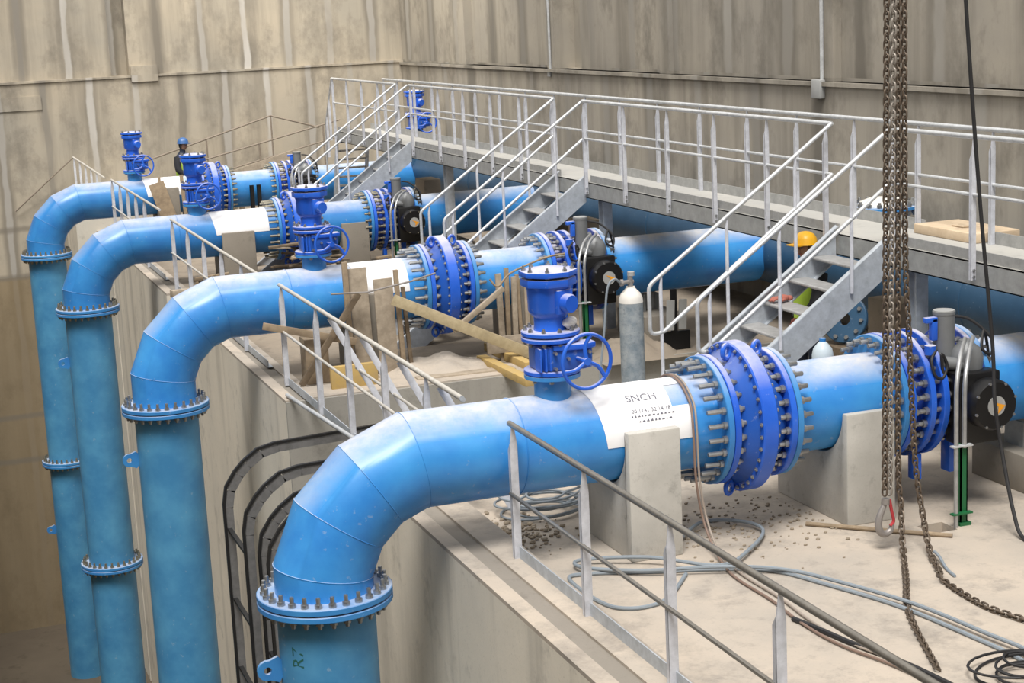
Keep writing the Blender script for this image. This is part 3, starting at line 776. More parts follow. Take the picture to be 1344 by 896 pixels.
for y in (1.36, 9.2, 16.4, -3.5):
    m = MB(); x = 6.48
    m.box((x - .07, y - .08, BZ), (x + .07, y - .068, DZ - .226)); m.box((x - .07, y + .068, BZ), (x + .07, y + .08, DZ - .226)); m.box((x - .006, y - .07, BZ), (x + .006, y + .07, DZ - .226))
    m.build('column', 'stringer', t)
for y, lab in ((2.75, 'behind the stair by the chains'), (11.55, 'behind the middle stair'), (19.8, 'behind the stair farthest from the chains')):
    o = MB().box((6.95, y - .3, BZ), (7.3, y + .3, .28)).build('concrete_pier', 'pier', None, bevel=.015)
    setp(o, 'brown concrete pier under the walkway ' + lab, 'pier', 'walkway piers')

RZ = 2.235; MZ = 1.71; RF = 2.2; MF = 1.67
def flat_post(m, x, y, z0, z1, w=.05, th=.010, along='Y'):
    """angle-bar post: the leg across the view tapers to a point under the rail"""
    h = w / 2
    poly = [(-h, z0), (h, z0), (h, z1 - .16), (h * .35, z1), (-h * .35, z1), (-h, z1 - .16)]
    m.prism(poly, lambda u, v, q: (x + u, y + q, v), -th / 2, th / 2)
    m.prism([(0, z0), (w * .7, z0), (w * .7, z1 - .2), (th * .5, z1 - .14), (0, z1 - .14)], lambda u, v, q: (x + q, y + u, v), -h, -h + th)
    return m
def walk_rail(x, y0, y1, posts, label, side, e0=0, e1=0):
    t = thing('guard_railing', label, 'railing', (x, (y0 + y1) / 2, DZ - .3), 'walkway guard railings')
    rz, mz = (RZ, MZ) if side < 0 else (RF, MF)
    MB().tube([(x, y0, rz), (x, y1, rz)], .024, 12).build('top_rail', 'galv', t)
    MB().tube([(x, y0, mz), (x, y1, mz)], .017, 10).build('mid_rail', 'galv', t)
    for y in posts:
        m = MB(); flat_post(m, x, y, DZ - .16 if side < 0 else DZ + .002, rz - .01); m.build('post', 'post', t)
        if side < 0:
            for dz in (-.13, -.07):
                m = MB(); m.cyl((x - .0, y, DZ + dz), (x, y - .02, DZ + dz), .014, n=6); m.build('bolt', 'bolt', t)
XN = WX0 - .042
walk_rail(XN, -5.8, 1.5, [1.44, .12, -1.2, -2.5, -3.8], 'galvanised railing on the walkway edge above the R7 actuator', -1)
walk_rail(XN, 2.60, 9.36, [2.72, 4.0, 5.3, 6.6, 7.95, 9.32], 'galvanised railing on the walkway edge from the chain-side stair to the middle stair', -1)
walk_rail(XN, 10.48, 17.85, [10.56, 11.95, 13.3, 14.7, 16.1, 17.78], 'galvanised railing on the walkway edge between the middle stair and the corner stair', -1)
walk_rail(XN, 18.75, 23.72, [18.8, 20.05, 21.3, 22.5, 23.68], 'short galvanised railing on the walkway end beside the corner wall', -1)
walk_rail(WX1 - .06, -5.8, 22.5, [-1.6, -.33, .95, 2.22, 3.48, 4.75, 5.98, 7.3, 8.6, 9.9, 11.2, 12.5, 13.8, 15.1, 16.4, 17.7, 19, 20.2, 21.4, 22.42], 'long galvanised railing on the wall side of the walkway', 1)
# end ladder rail
t = thing('end_handrail', 'sloping handrail going down from the walkway end to the corner', 'railing', (6.27, 24.6, BZ))
MB().tube([(XN, 23.76, RZ), (XN, 24.55, 1.2), (XN, 24.7, .1)], .02, 10).build('top_rail', 'galv', t)
for y, z1 in ((24.1, 1.76), (24.4, 1.37)):
    m = MB(); flat_post(m, XN, y, z1 - .9, z1, .05); m.build('post', 'post', t)
m = MB(); m.prism([(23.92, 1.08), (23.92, .7), (24.5, BZ), (24.74, BZ)], lambda u, v, w_: (w_, u, v), 6.32, 6.36); m.build('stringer', 'stringer', t)
m = MB(); m.prism([(23.92, 1.08), (23.92, .7), (24.5, BZ), (24.74, BZ)], lambda u, v, w_: (w_, u, v), 7.02, 7.06); m.build('stringer', 'stringer', t)
for i in range(9):
    z = .80 - i * .2; y = 23.94 + (1.05 - z) * .33
    MB().box((6.36, y - .06, z), (7.02, y + .1, z + .035)).build('tread', 'tread', t)

def stair(ya, yb, zf, label):
    """ya = near side plane, yb = far side plane; slopes down towards -X from the walkway"""
    t = thing('access_stair', label, 'stair', (5, (ya + yb) / 2, zf), 'walkway access stairs')
    xt = WX0 - .025; zt = DZ + .095; sl = .725
    xb = xt - (zt - .0 - zf) / sl
    for y in (ya, yb):
        poly = [(xt, zt), (xt, zt - .37), (xt - (zt - .37 - zf) / sl, zf), (xb - .0, zf)]
        m = MB(); m.prism(poly, lambda u, v, w_: (u, w_, v), y - .006, y + .006)
        s = 1 if y == ya else -1
        for off in (0, -.34):
            p0 = V((xt, y + s * .03, zt + off - .008)); p1 = V((xb + (.0 if off == 0 else .34 / sl), y + s * .03, zf + .01)); m.bar(p0, p1, .06, .012)
        m.build('stringer', 'stringer', t)
    n = 10
    for i in range(1, n + 1):
        z = DZ - i * .21
        if z < zf + .1: break
        x = xt + .02 - i * .285
        m = MB(); m.box((x - .02, ya + .012, z - .03), (x + .2, yb - .012, z)); m.cyl((x - .02, ya + .012, z - .015), (x - .02, yb - .012, z - .015), .018, n=10); m.build('tread', 'tread', t)
    for y in (ya, yb):
        xe, ze = 4.13, .73
        yy = y + (-.03 if y == ya else .03)
        pts = [(XN, yy, RZ), (xe, yy, RZ - (XN - xe) * .70), (xe, yy, RZ - (XN - xe) * .70 - .5), (xe + .14, yy, RZ - (XN - xe) * .70 - .5 + .0), (XN, yy, MZ)]
        MB().tube(bend(pts, .06), .021, 12).build('handrail', 'galv', t)
        for xp in (4.26, 5.02, 5.82):
            zr = RZ - (XN - xp) * .70
            zb = zt - (xt - xp) * sl - .2
            m = MB(); m.tube([(xp, yy, zb), (xp, yy, zr - .12), (xp + .012, yy, zr - .02)], [.019, .019, .010], 10); m.build('post', 'post', t)
    return t
stair(1.53, 2.57, FZ, 'galvanised stair with open treads rising behind the R7 check valve, by the chains')
stair(9.40, 10.44, BZ, 'galvanised open-tread stair at mid walkway behind the gas cylinder')
stair(17.99, 18.72, BZ, 'galvanised stair at the corner end of the walkway')
# board and toe pieces on the walkway
m = MB(); m.box((6.93, 1.08, DZ + .002), (7.48, 2.12, DZ + .1)); m.box((7.1, 1.5, DZ + .1), (7.2, 1.7, DZ + .12))
setp(m.build('timber_board', 'tan', None, bevel=.012), 'thick tan board lying on the walkway deck by the far rail', 'board')

# ------------------------------------------------------------------ platform railings
GX = 1.46
def edge_rail(y0, y1, posts, zf, label, mid=True, zt=.11, plate=True, GX=1.46, mt='rail_dirty'):
    t = thing('guard_railing', label, 'railing', (GX, (y0 + y1) / 2, zf), 'platform edge railings')
    MB().tube([(GX, y0, zt), (GX, y1, zt)], .024, 12).build('top_rail', mt, t)
    if mid: MB().tube([(GX - .03, y0 + .3, zt - .57), (GX - .03, y1 - .04, zt - .57)], .017, 10).build('mid_rail', mt, t)
    for y in posts:
        m = MB(); flat_post(m, GX, y, zf, zt - .015, .064); m.build('post', 'post', t)
    if plate:
        m = MB(); m.box((GX + .01, y0 + .1, zf), (GX + .02, y1 - .02, zf + .1)); m.box((GX + .02, y0 + .1, zf), (GX + .08, y1 - .02, zf + .008)); m.build('kick_plate', 'stringer', t)
edge_rail(-8.0, -.43, [-.5, -1.98, -3.42, -4.86, -6.3], -.8, 'long weathered handrail in front beside the loose hoses', zt=.31, GX=1.5, mt='rail_dark')
edge_rail(.65, 7.9, [7.82, 6.0, 4.57, 3.13, 1.7], BZ + .02, 'handrail crossing the cable trench, with a second panel leaning on it', zt=.30)
edge_rail(8.95, 16.55, [16.48, 14.9, 13.4, 11.9, 10.4], BZ + .02, 'handrail before the pedestal beside the scrap wood heap', zt=.26)
edge_rail(17.8, 24.75, [24.68, 23.4, 22.2, 21.0, 19.8], BZ + .02, 'handrail on the platform edge over the second pipe from the corner', zt=.31)
t = thing('guard_railing', 'handrail at the platform corner rising behind the pipe by the wall', 'railing', (1.2, 27.9, -.42), 'platform edge railings')
MB().tube([(1.08, 28.7, .57), (1.60, 27.2, .15)], .024, 10).build('top_rail', 'rail_dirty', t)
MB().tube([(1.08, 28.7, .57), (-.35, 28.9, -.62)], .018, 8).build('sloping_rail', 'brown_rail', t)
for q in (.02, .2, .38, .56, .74):
    m = MB(); flat_post(m, 1.08 + .52 * q, 28.7 - 1.5 * q, -.42, .56 - .42 * q); m.build('post', 'post', t)
# tilted spare panel
t = thing('spare_railing', 'unfixed railing panel leaning against the handrail over the cable trench', 'railing', (2.0, 5, BZ))
MB().tube([(1.52, .8, .25), (1.52, 5.95, .25)], .022, 12).build('top_rail', 'rail_dirty', t)
for y in (5.6, 4.2, 2.8, 1.5):
    p0 = V((1.53, y, .23)); p1 = V((2.08, y - .3, BZ + .06))
    m = MB(); m.bar(p0, p1, .07, .012, up=(0, 1, 0)); m.build('post', 'post', t)
MB().tube([(1.80, 5.6, -.38), (1.80, 1.2, -.38)], .017, 10).build('mid_rail', 'rail_dirty', t)
o = MB().tube([(1.30, 7.15, BZ + .05), (1.30, 3.7, -.76)], .024, 12).build('loose_tube', 'galv'); setp(o, 'loose white steel tube bridging the cable trench at the slab edge', 'tube')
# rails near the far wall
t = thing('guard_railing', 'thin brown handrail peaking against the far concrete wall', 'railing', (5, 28.3, BZ), 'far wall railings')
MB().tube([(2.6, 28.3, .35), (5.81, 28.3, 1.26), (7.0, 28.3, .9)], .022, 8).build('top_rail', 'brown_rail', t)
for x, z in ((5.81, 1.24), (4.2, .8)):
    MB().tube([(x, 28.3, BZ), (x, 28.3, z)], .02, 8).build('post', 'brown_rail', t)
t = thing('guard_railing', 'lower brown handrail sloping up to the walkway end by the far wall', 'railing', (5.6, 27.9, BZ), 'far wall railings')
MB().tube([(3.4, 27.9, .20), (7.44, 27.9, 1.08)], .02, 8).build('top_rail', 'brown_rail', t)
MB().tube([(3.4, 27.9, -.2), (7.44, 27.9, .68)], .016, 8).build('mid_rail', 'brown_rail', t)
for x in (3.8, 5.4, 7.0):
    MB().tube([(x, 27.9, BZ), (x, 27.9, .2 + (x - 3.4) * .218)], .02, 8).build('post', 'brown_rail', t)
o = MB().bar((4.6, 27.3, .0), (6.2, 27.3, .42), .05, .16).build('timber_plank', 'wood_grey'); setp(o, 'pale plank propped sloping beside the far wall handrail', 'plank')
p_ = MB(); p_.box((4.7, 27.22, BZ), (4.8, 27.38, -.07)); p_.box((6.0, 27.22, BZ), (6.1, 27.38, .27)); setp(p_.build('plank_trestle', 'wood_dark'), 'dark trestle holding up the sloping plank by the far wall', 'trestle')

# ------------------------------------------------------------------ cable ladders over the platform edge
def ladder(ys, xo, zt, label):
    t = thing('cable_ladder', label, 'cable tray', (xo, ys[0], zt), 'dark cable ladders')
    for i, y in enumerate(ys):
        m = MB()
        pts = bend([(3.2, y, zt + .10), (xo + .42, y, zt), (xo, y, zt - .42), (xo, y, ZB + .02)], .22, 2)
        # C section: web + two lips
        for a, b in zip(pts[:-1], pts[1:]):
            m.bar(a, b, .03, .12, up=(-.7, 0, .7))
        m.build('side_rail', 'tray', t)
        m = MB()
        out = [V(p) + V((-.045, 0, .05)) for p in pts]
        for a, b in zip(out[:-1], out[1:]): m.bar(a, b, .05, .03, up=(-.7, 0, .7))
        m.build('rail_lip', 'tray_black', t)
    z = zt - .9
    while z > -7:
        MB().bar((xo, min(ys), z), (xo, max(ys), z), .05, .035).build('rung', 'tray_black', t); z -= .85
    return t
ladder((6.15, 4.98), .30, -1.33, 'wide dark cable ladder bending down over the slab edge, outer of two')
ladder((4.86, 4.4), .43, -1.56, 'narrower dark cable ladder nested beside the R7 elbow')
for i, (y, x) in enumerate(((4.78, .47), (4.7, .52), (4.62, .46), (4.54, .54), (4.48, .50))):
    zt = -1.66 - .05 * i
    o = MB().tube(bend([(3.0, y, zt + .06), (x + .35, y, zt), (x + .08, y, zt - .38), (x + .06, y, ZB + .05)], .3, 6), .03, 8).build('power_cable', 'rubber')
    setp(o, 'thick black power cable bending down with the others inside the cable ladder', 'cable', 'power cables on the ladder')
# ------------------------------------------------------------------ hoist chains
_lk = {}
def link_pts(): return None
def chain_mb(path, pitch=.055, wl=.0145, hw=.0215, mat=None):
    P = [V(p) for p in path]; m = MB()
    # resample
    L = [0]
    for a, b in zip(P[:-1], P[1:]): L.append(L[-1] + (b - a).length)
    n = int(L[-1] / pitch); pos = []
    j = 0
    for i in range(n + 1):
        s = i * pitch
        while j < len(L) - 2 and L[j + 1] < s: j += 1
        t = (s - L[j]) / max(1e-9, L[j + 1] - L[j]); pos.append(P[j].lerp(P[j + 1], min(1, t)))
    for i in range(n):
        a, b = pos[i], pos[i + 1]; c = (a + b) / 2; d = (b - a).normalized()
        s = d.cross(V((.35, .94, .1))).normalized(); u = s.cross(d)
        w = (s + u).normalized() if i % 2 else (s - u).normalized()
        hl = pitch / 2 + wl * .9
        st = hl - hw
        pts = []
        for q in range(6): an = -PI / 2 + PI * q / 5; pts.append(c + d * (st + hw * math.cos(an)) + w * (hw * math.sin(an)))
        for q in range(6): an = PI / 2 + PI * q / 5; pts.append(c + d * (-st + hw * math.cos(an)) + w * (hw * math.sin(an)))
        m.tube(pts, wl * .62, 5, True)
    return m
def chain(name, path, label, mat):
    return setp(chain_mb(path).build(name, mat, None, sharp=60), label, 'chain', 'hoist chains')
HY = -1.2
chain('hoist_chain', [(4.53, HY, 4.6), (4.48, HY, -.56)], 'dark hoist chain strand holding the hook, on the stair side of the bundle', 'chain')
chain('hoist_chain', [(4.575, HY - .04, 4.6), (4.525, HY, -.56)], 'second chain strand holding the hook, dull worn steel', 'chain_bright')
chain('hoist_chain', smooth_path([(4.62, HY, 4.6), (4.615, HY, 1.5), (4.61, HY, -.21), (4.615, HY - .03, -.6), (4.55, HY - .15, -.86), (4.42, HY - .38, -.955), (4.18, -1.98, FZ + .028), (3.94, -2.36, FZ + .022), (3.72, -2.79, FZ + .022), (3.39, -3.59, FZ + .022)], 8), 'hoist chain hanging to the floor and running across the grey hose to the handrail', 'chain')
chain('hoist_chain', smooth_path([(4.68, HY, 4.6), (4.68, HY, 1.7), (4.72, HY, .74), (4.77, HY, -.23), (4.78, HY - .1, -.70), (4.70, HY - .33, -.95), (4.56, -1.85, FZ + .03), (4.44, -2.13, FZ + .022), (4.39, -2.69, FZ + .022), (4.47, -3.08, FZ + .022), (4.6, -3.6, FZ + .022)], 8), 'hoist chain curving away from the bundle and lying across the bare floor', 'chain')
t = thing('lifting_hook', 'steel lifting hook with red latch hanging at the end of two chains', 'hook', (4.49, HY, -.9))
m = MB(); hc = V((4.485, HY, -.775)); q_ = .72
hk = [hc + V(p) * q_ for p in ((.0, 0, .26), (-.03, 0, .2), (-.075, 0, .1), (-.09, 0, .0), (-.06, 0, -.085), (.01, 0, -.11), (.075, 0, -.07), (.09, 0, .0))]
m.tube(smooth_path(hk, 5), [.02 + .012 * math.sin(PI * i / 35) for i in range(36)], 10); m.build('hook_body', 'hook', t)
m = MB(); m.tube(smooth_path([hc + V(p) * q_ for p in ((.05, -.01, .3), (.08, -.01, .15), (.105, -.01, .03), (.06, -.01, -.02))], 4), .014, 8); m.build('latch', 'red', t)
m = MB(); m.cyl((4.49, HY, -.55), (4.487, HY, -.60), .035, n=14); m.build('swivel', 'hook', t)

# black hanging cable
o = MB().tube(smooth_path([(5.35, -.95, 4.6), (5.42, -.95, 3.46), (5.56, -.95, 1.89), (5.68, -.98, .6), (5.66, -1.05, .1), (5.68, -1.12, -.3), (5.64, -1.35, -.8), (5.62, -1.52, FZ + .02), (5.6, -1.9, FZ + .018), (5.9, -2.6, FZ + .018)], 8), .017, 10).build('hanging_cable', 'rubber')
setp(o, 'black cable hanging from above in front of the R7 actuator', 'cable')

# ------------------------------------------------------------------ hoses and cables on the floor
z = FZ + .016
def floor_tube(name, pts, r, mat, label, cat, zz=z, group=None, k=8):
    o = MB().tube(smooth_path([(p[0], p[1], zz + (p[2] if len(p) > 2 else 0)) for p in pts], k), r, 8).build(name, mat); return setp(o, label, cat, group)
floor_tube('rubber_hose', [(2.75, -1.0), (2.3, -1.5), (1.92, -1.42), (1.86, -.7), (2.05, -.62), (2.6, -.85), (3.0, -1.0), (3.4, -1.25), (3.62, -1.75), (3.84, -2.4), (3.95, -3.1), (4.0, -3.7), (3.9, -4.4), (3.8, -5.4)], .017, 'hose', 'grey-blue hose running in two lengths across the floor under the chain', 'hose')
floor_tube('rubber_hose', [(3.1, -.2), (3.45, .1), (3.75, -.05), (3.8, -.35), (3.5, -.72), (3.05, -1.02), (2.6, -.62, .02), (2.1, -.36, .0), (2.04, -.55), (2.45, -.85), (3.0, -1.1, .02), (3.45, -1.35), (3.7, -1.85), (3.92, -2.5), (4.03, -3.2), (4.1, -3.8), (4.05, -5.2)], .016, 'hose', 'grey-blue hose looping past the foot of the lettered-paper pedestal', 'hose', FZ + .05)
# brown cable over the R7 pipe down to the floor
pth = [(3.20, .48, FZ + .2), (3.17, .44, -.3), (3.14, .43, .05)] + [(3.14 - .0 * a, .426 * math.cos(a), .426 * math.sin(a)) for a in [PI * i / 12 for i in range(1, 11)]] + [(3.12, -.44, .02), (3.12, -.47, -.4), (3.16, -.52, -.75), (3.14, -.8, FZ + .05), (3.06, -1.25, FZ + .02), (3.06, -1.85, FZ + .02), (3.02, -2.4, FZ + .02), (3.05, -2.9, FZ + .02), (3.2, -3.5, FZ + .02), (3.3, -4.5, FZ + .02)]
o = MB().tube(smooth_path(pth, 6), .011, 8).build('power_cable', 'cable'); setp(o, 'brown cable draped over the R7 pipe and trailing along the floor', 'cable')
pth = [(V(p) + V((.03, -.005 if i > 3 else .005, 0))) for i, p in enumerate(pth)]
pth = [p if i < 17 else p + V((.05, .0, 0)) for i, p in enumerate(pth)]
o = MB().tube(smooth_path(pth, 6), .010, 8).build('power_cable', 'cable_pale'); setp(o, 'paler cable beside the brown one over the R7 pipe', 'cable')
floor_tube('power_cable', [(3.01, -2.28), (3.08, -2.6), (3.14, -2.91), (3.22, -3.19), (3.3, -3.6), (3.4, -4.6)], .021, 'rubber', 'short black cable lying next to the brown cable under the handrail', 'cable', FZ + .018)
def coil(name, c, R0, n, r, mat, label, seed, tilt=.02, squash=.8):
    random.seed(seed); pts = []
    for i in range(n * 12):
        a = 2 * PI * i / 12; lap = i // 12; rr = R0 * (.72 + .28 * math.sin(lap * 2.1 + 1)) * (1 + .05 * math.sin(a * 2 + lap))
        ox, oy = .10 * R0 * math.sin(lap * 1.7), .16 * R0 * math.cos(lap * 2.3)
        pts.append((c[0] + ox + rr * math.cos(a), c[1] + oy + rr * squash * math.sin(a), c[2] + r + (i / (n * 12)) * tilt * n + .008 * math.sin(i * .9)))
    o = MB().tube(smooth_path(pts, 2), r, 6).build(name, mat); return setp(o, label, 'cable')
coil('cable_coil', (3.86, -3.9, FZ), .34, 6, .010, 'rubber', 'loose coil of thin black cable lying on the floor below the hose', 4)
coil('cable_coil', (2.36, 1.15, FZ), .42, 7, .012, 'hose', 'grey cable coil in a heap behind the R7 pedestal by the handrail', 6, .03)
coil('cable_coil', (2.55, 1.35, FZ + .22), .36, 4, .010, 'cable', 'brown cable coil thrown on top of the grey coil', 9, .02)
# chips of rubble beside the coil
random.seed(5); m = MB()
for i in range(160):
    x, y = 2.0 + random.gauss(0, .18), .7 + random.gauss(0, .3); s = random.uniform(.008, .03)
    if abs(y) < .0: continue
    m.ball((x, y, FZ + s * .5), (s, s * random.uniform(.5, 1), s * .6), 6, 4)
for i in range(260):
    x, y = random.uniform(3.0, 4.5), random.gauss(.0, .45); s = random.uniform(.006, .022)
    m.ball((x, y, FZ + s * .4), (s, s * random.uniform(.5, 1), s * .5), 6, 4)
o = m.build('rubble', 'debris'); setp(o, 'small rubble chips scattered on the slab under the R7 check valve', 'rubble', None, 'stuff')
# stick on floor
o = MB().tube([(4.25, -.30, FZ + .022), (4.75, -.80, FZ + .024), (5.16, -1.17, FZ + .018)], .02, 8).build('wooden_stick', 'wood'); setp(o, 'brown wooden stick lying on the floor behind the lifting hook', 'stick')
o = MB().tube(smooth_path([(4.72, -1.56, FZ + .06), (4.70, -1.66, FZ + .05), (4.64, -1.85, FZ + .014), (4.60, -2.02, FZ + .013)], 5), .013, 8).build('strap_end', 'hose')
setp(o, 'short grey strap end lying on the floor beside the curving chain', 'strap')
fc = V((8.02, 5.3, FZ + .56)); fa = V((-.75, -.45, .30)).normalized()
setp(MB().box((7.8, 5.0, FZ), (8.3, 5.6, FZ + .25)).build('timber_block', 'wood_dark', None, bevel=.01), 'dark timber block under the leaning blind flange', 'block')
t = thing('blind_flange', 'dark blue round flange leaning by the header, seen in the shade under the chain-side stair', 'flange', (8.02, 5.3, FZ))
MB().ring(fc, fa, -.03, .03, .08, .30, 40, .008).build('flange_plate', 'header', t)
for i in range(10):
    a = 2 * PI * i / 10; x_, y_, d_ = frame_of(fa); p = fc + x_ * .24 * math.cos(a) + y_ * .24 * math.sin(a)
    MB().cyl(p + fa * .028, p + fa * .06, .028, n=6).build('bolt', 'bolt', t)

# ------------------------------------------------------------------ gas cylinder, jug, rag
cx, cy = 4.05, 2.88
t = thing('gas_cylinder', 'scuffed grey-blue gas cylinder with white shoulder standing by the stair', 'gas cylinder', (cx, cy, FZ))
m = MB(); m.rev((cx, cy, FZ), (0, 0, 1), [(0, .11), (.02, .125), (1.54, .125), (1.545, .125)], 36); m.build('cylinder_body', 'cyl', t)
m = MB(); m.rev((cx, cy, FZ), (0, 0, 1), [(1.545, .126), (1.59, .122), (1.64, .10), (1.68, .06), (1.70, .045), (1.71, .045)], 36); m.build('shoulder', 'white', t)
m = MB(); m.cyl((cx, cy, FZ + 1.71), (cx, cy, FZ + 1.82), .028, n=14); m.cyl((cx - .09, cy - .02, FZ + 1.76), (cx + .03, cy, FZ + 1.76), .022, n=12); m.cyl((cx - .12, cy - .02, FZ + 1.76), (cx - .09, cy - .02, FZ + 1.76), .035, n=8); m.build('valve_body', 'hook', t)
m = MB(); m.cyl((cx + .01, cy, FZ + 1.82), (cx + .01, cy, FZ + 1.86), .038, n=12); m.build('valve_knob', 'grey_lid', t)
m = MB(); m.tube(smooth_path([(cx - .12, cy - .02, FZ + 1.76), (cx - .2, cy - .05, FZ + 1.81), (cx - .28, cy - .05, FZ + 1.71), (cx - .33, cy - .05, FZ + 1.28), (cx - .40, cy - .05, FZ + .75), (cx - .42, cy - .05, FZ + .1), (cx - .5, cy - .2, FZ + .02)], 6), .012, 8); m.build('gas_hose', 'hose', t)

jx, jy = 5.28, 1.15
t = thing('water_jug', 'clear plastic water jug with blue cap behind the R7 pipe below the stair', 'jug', (jx, jy, FZ))
JZ = FZ + .92
m = MB(); m.rev((jx, jy, JZ), (0, 0, 1), [(0, .09), (.01, .105), (.10, .10), (.14, .106), (.24, .104), (.30, .09), (.35, .05), (.37, .03)], 28); m.build('jug_body', 'jug', t)
m = MB(); m.cyl((jx, jy, JZ + .37), (jx, jy, JZ + .40), .032, n=16); m.build('jug_cap', 'flange', t)
bx = MB(); bx.box((jx - .16, jy - .14, FZ), (jx + .16, jy + .14, FZ + .08))
for dx in (-.14, .12):
    for dy in (-.12, .1): bx.box((jx + dx, jy + dy, FZ + .08), (jx + dx + .03, jy + dy + .03, JZ - .06))
bx.box((jx - .16, jy - .14, JZ - .06), (jx + .16, jy + .14, JZ))
setp(bx.build('wooden_stand', 'wood_dark'), 'dark wooden stand holding the water jug behind the R7 pipe', 'stand')
t['label'] = 'clear plastic water jug with blue cap on a stand below the chain-side stair'
m = MB(); random.seed(2)
for i in range(7): m.ball((2.17 + random.uniform(-.04, .05), -.10 + random.uniform(-.05, .05), .585 + .365 + .045 + random.uniform(-.012, .03)), (random.uniform(.03, .055), random.uniform(.03, .05), random.uniform(.025, .04)), 10, 7)
setp(m.build('crumpled_rag', 'white'), 'crumpled white rag lying on the middle flange of the R7 air valve', 'rag')

# ------------------------------------------------------------------ timber around line 2 (Y=8.44)
def plank(name, p0, p1, w, h, mat, label, cat='plank', group=None, up=(0, 0, 1)):
    o = MB().bar(p0, p1, w, h, up).build(name, mat, None, bevel=.004); return setp(o, label, cat, group)
def plank_l(*a, **k): return plank(*a, **k)
yb = 7.84
plank('timber_board', (2.50, yb + .02, BZ), (2.46, yb + .02, .42), .24, .03, 'wood_grey', 'wide cement-splashed board upright in front of the shuttered pedestal, taller one', up=(0, 1, 0))
plank('timber_board', (2.80, yb - .02, BZ), (2.78, yb - .02, .26), .25, .03, 'wood_grey', 'wide cement-splashed board upright on the shuttered pedestal, shorter one', up=(0, 1, 0))
plank('timber_batten', (2.31, yb - .03, BZ), (2.29, yb - .03, .52), .07, .05, 'wood', 'narrow batten standing taller than the boards on the handwheel side of the pedestal', 'batten', up=(0, 1, 0))
plank('timber_batten', (2.99, yb - .04, BZ), (2.95, yb - .04, .36), .06, .05, 'wood', 'narrow upright batten where the long sloping beam meets the pedestal', 'batten', up=(0, 1, 0))
plank('timber_batten', (3.10, yb - .02, BZ), (3.05, yb + .02, .12), .05, .04, 'wood_dark', 'dark thin batten beside the shuttered pedestal facing the check valve', 'batten', up=(0, 1, 0))
plank('sloping_timber', (2.86, 7.68, .0), (4.75, 7.45, BZ + .07), .05, .14, 'wood_pale', 'long wooden beam sloping down from the shuttered pedestal to the floor', 'beam')
plank('timber_batten', (3.62, 7.60, -.48), (4.35, 7.66, .0), .05, .07, 'wood_grey', 'short batten bracing up from the long beam to the upright battens', 'batten')
plank('timber_batten', (1.18, 7.72, -.17), (2.36, 7.74, -.5), .04, .09, 'wood', 'grey-brown batten poking out past the handrail below the pipe', 'batten')
plank('timber_batten', (1.6, 7.66, BZ + .03), (2.42, 7.70, .12), .05, .08, 'wood_dark', 'diagonal brown brace leaning on the shuttered pedestal', 'batten')
o = MB().bar((1.86, 7.95, BZ), (1.86, 7.95, -.42), .3, .3).build('timber_block', 'wood', None, bevel=.01); setp(o, 'square brown timber block standing under the pipe by the handrail', 'block')
setp(MB().tube([(2.05, 7.62, .16), (2.5, 7.60, .14), (3.1, 7.62, .22), (3.45, 7.7, .28)], .012, 8).build('tie_rod', 'hook'), 'thin steel tie rod across the front of the shuttered boards', 'rod')
for i, (x, zt, w, mt) in enumerate(((4.38, .16, .08, 'wood_grey'), (4.47, .22, .06, 'wood'), (4.56, .10, .07, 'wood_grey'), (4.66, .12, .05, 'wood'), (4.74, -.02, .06, 'wood_grey'))):
    plank('timber_batten', (x, 7.86 + .03 * (i % 2), BZ), (x + random.uniform(-.04, .02), 7.88 + .03 * (i % 2), zt), w, .04, mt, 'upright rough batten in the bundle around the pedestal beyond the check valve', 'batten', 'battens round the hidden pedestal', up=(0, 1, 0))
setp(MB().tube(smooth_path([(4.2, 7.75, .12), (4.3, 7.72, .02), (4.5, 7.74, .18), (5.0, 7.8, .32), (5.3, 7.85, .34)], 5), .014, 8).build('tie_wire', 'wood'), 'bent wire tying the batten bundle to the pipe', 'wire')
plank('formwork_timber', (4.08, 7.9, BZ + .05), (4.13, 6.2, BZ + .05), .13, .1, 'wood_yellow', 'yellow formwork beam on the floor behind the R7 air valve, edge one', 'beam')
plank('formwork_timber', (4.42, 8.6, BZ + .06), (4.44, 7.05, BZ + .06), .12, .11, 'wood_yellow', 'yellow formwork beam on the floor behind the R7 air valve, inner one', 'beam')
plank('timber_plank', (4.15, 7.85, BZ + .22), (5.3, 7.7, BZ + .24), .05, .22, 'wood_grey', 'grey plank on edge below the pipe beyond the check valve', 'plank')
plank('timber_block', (4.5, 7.55, BZ + .03), (5.0, 7.5, BZ + .03), .1, .06, 'wood', 'small wood offcut on the floor before the batten bundle', 'block')
plank('timber_plank', (3.0, 7.3, BZ + .02), (4.3, 7.25, BZ + .02), .18, .035, 'wood_grey', 'grey plank flat on the slab edge beneath the long sloping beam', 'plank')
o = MB().box((1.9, 7.28, BZ), (2.5, 7.36, BZ + .3)).build('yellow_panel', 'wood_yellow', None, bevel=.005); setp(o, 'yellow formwork panel standing on edge behind the leaning railing', 'panel')
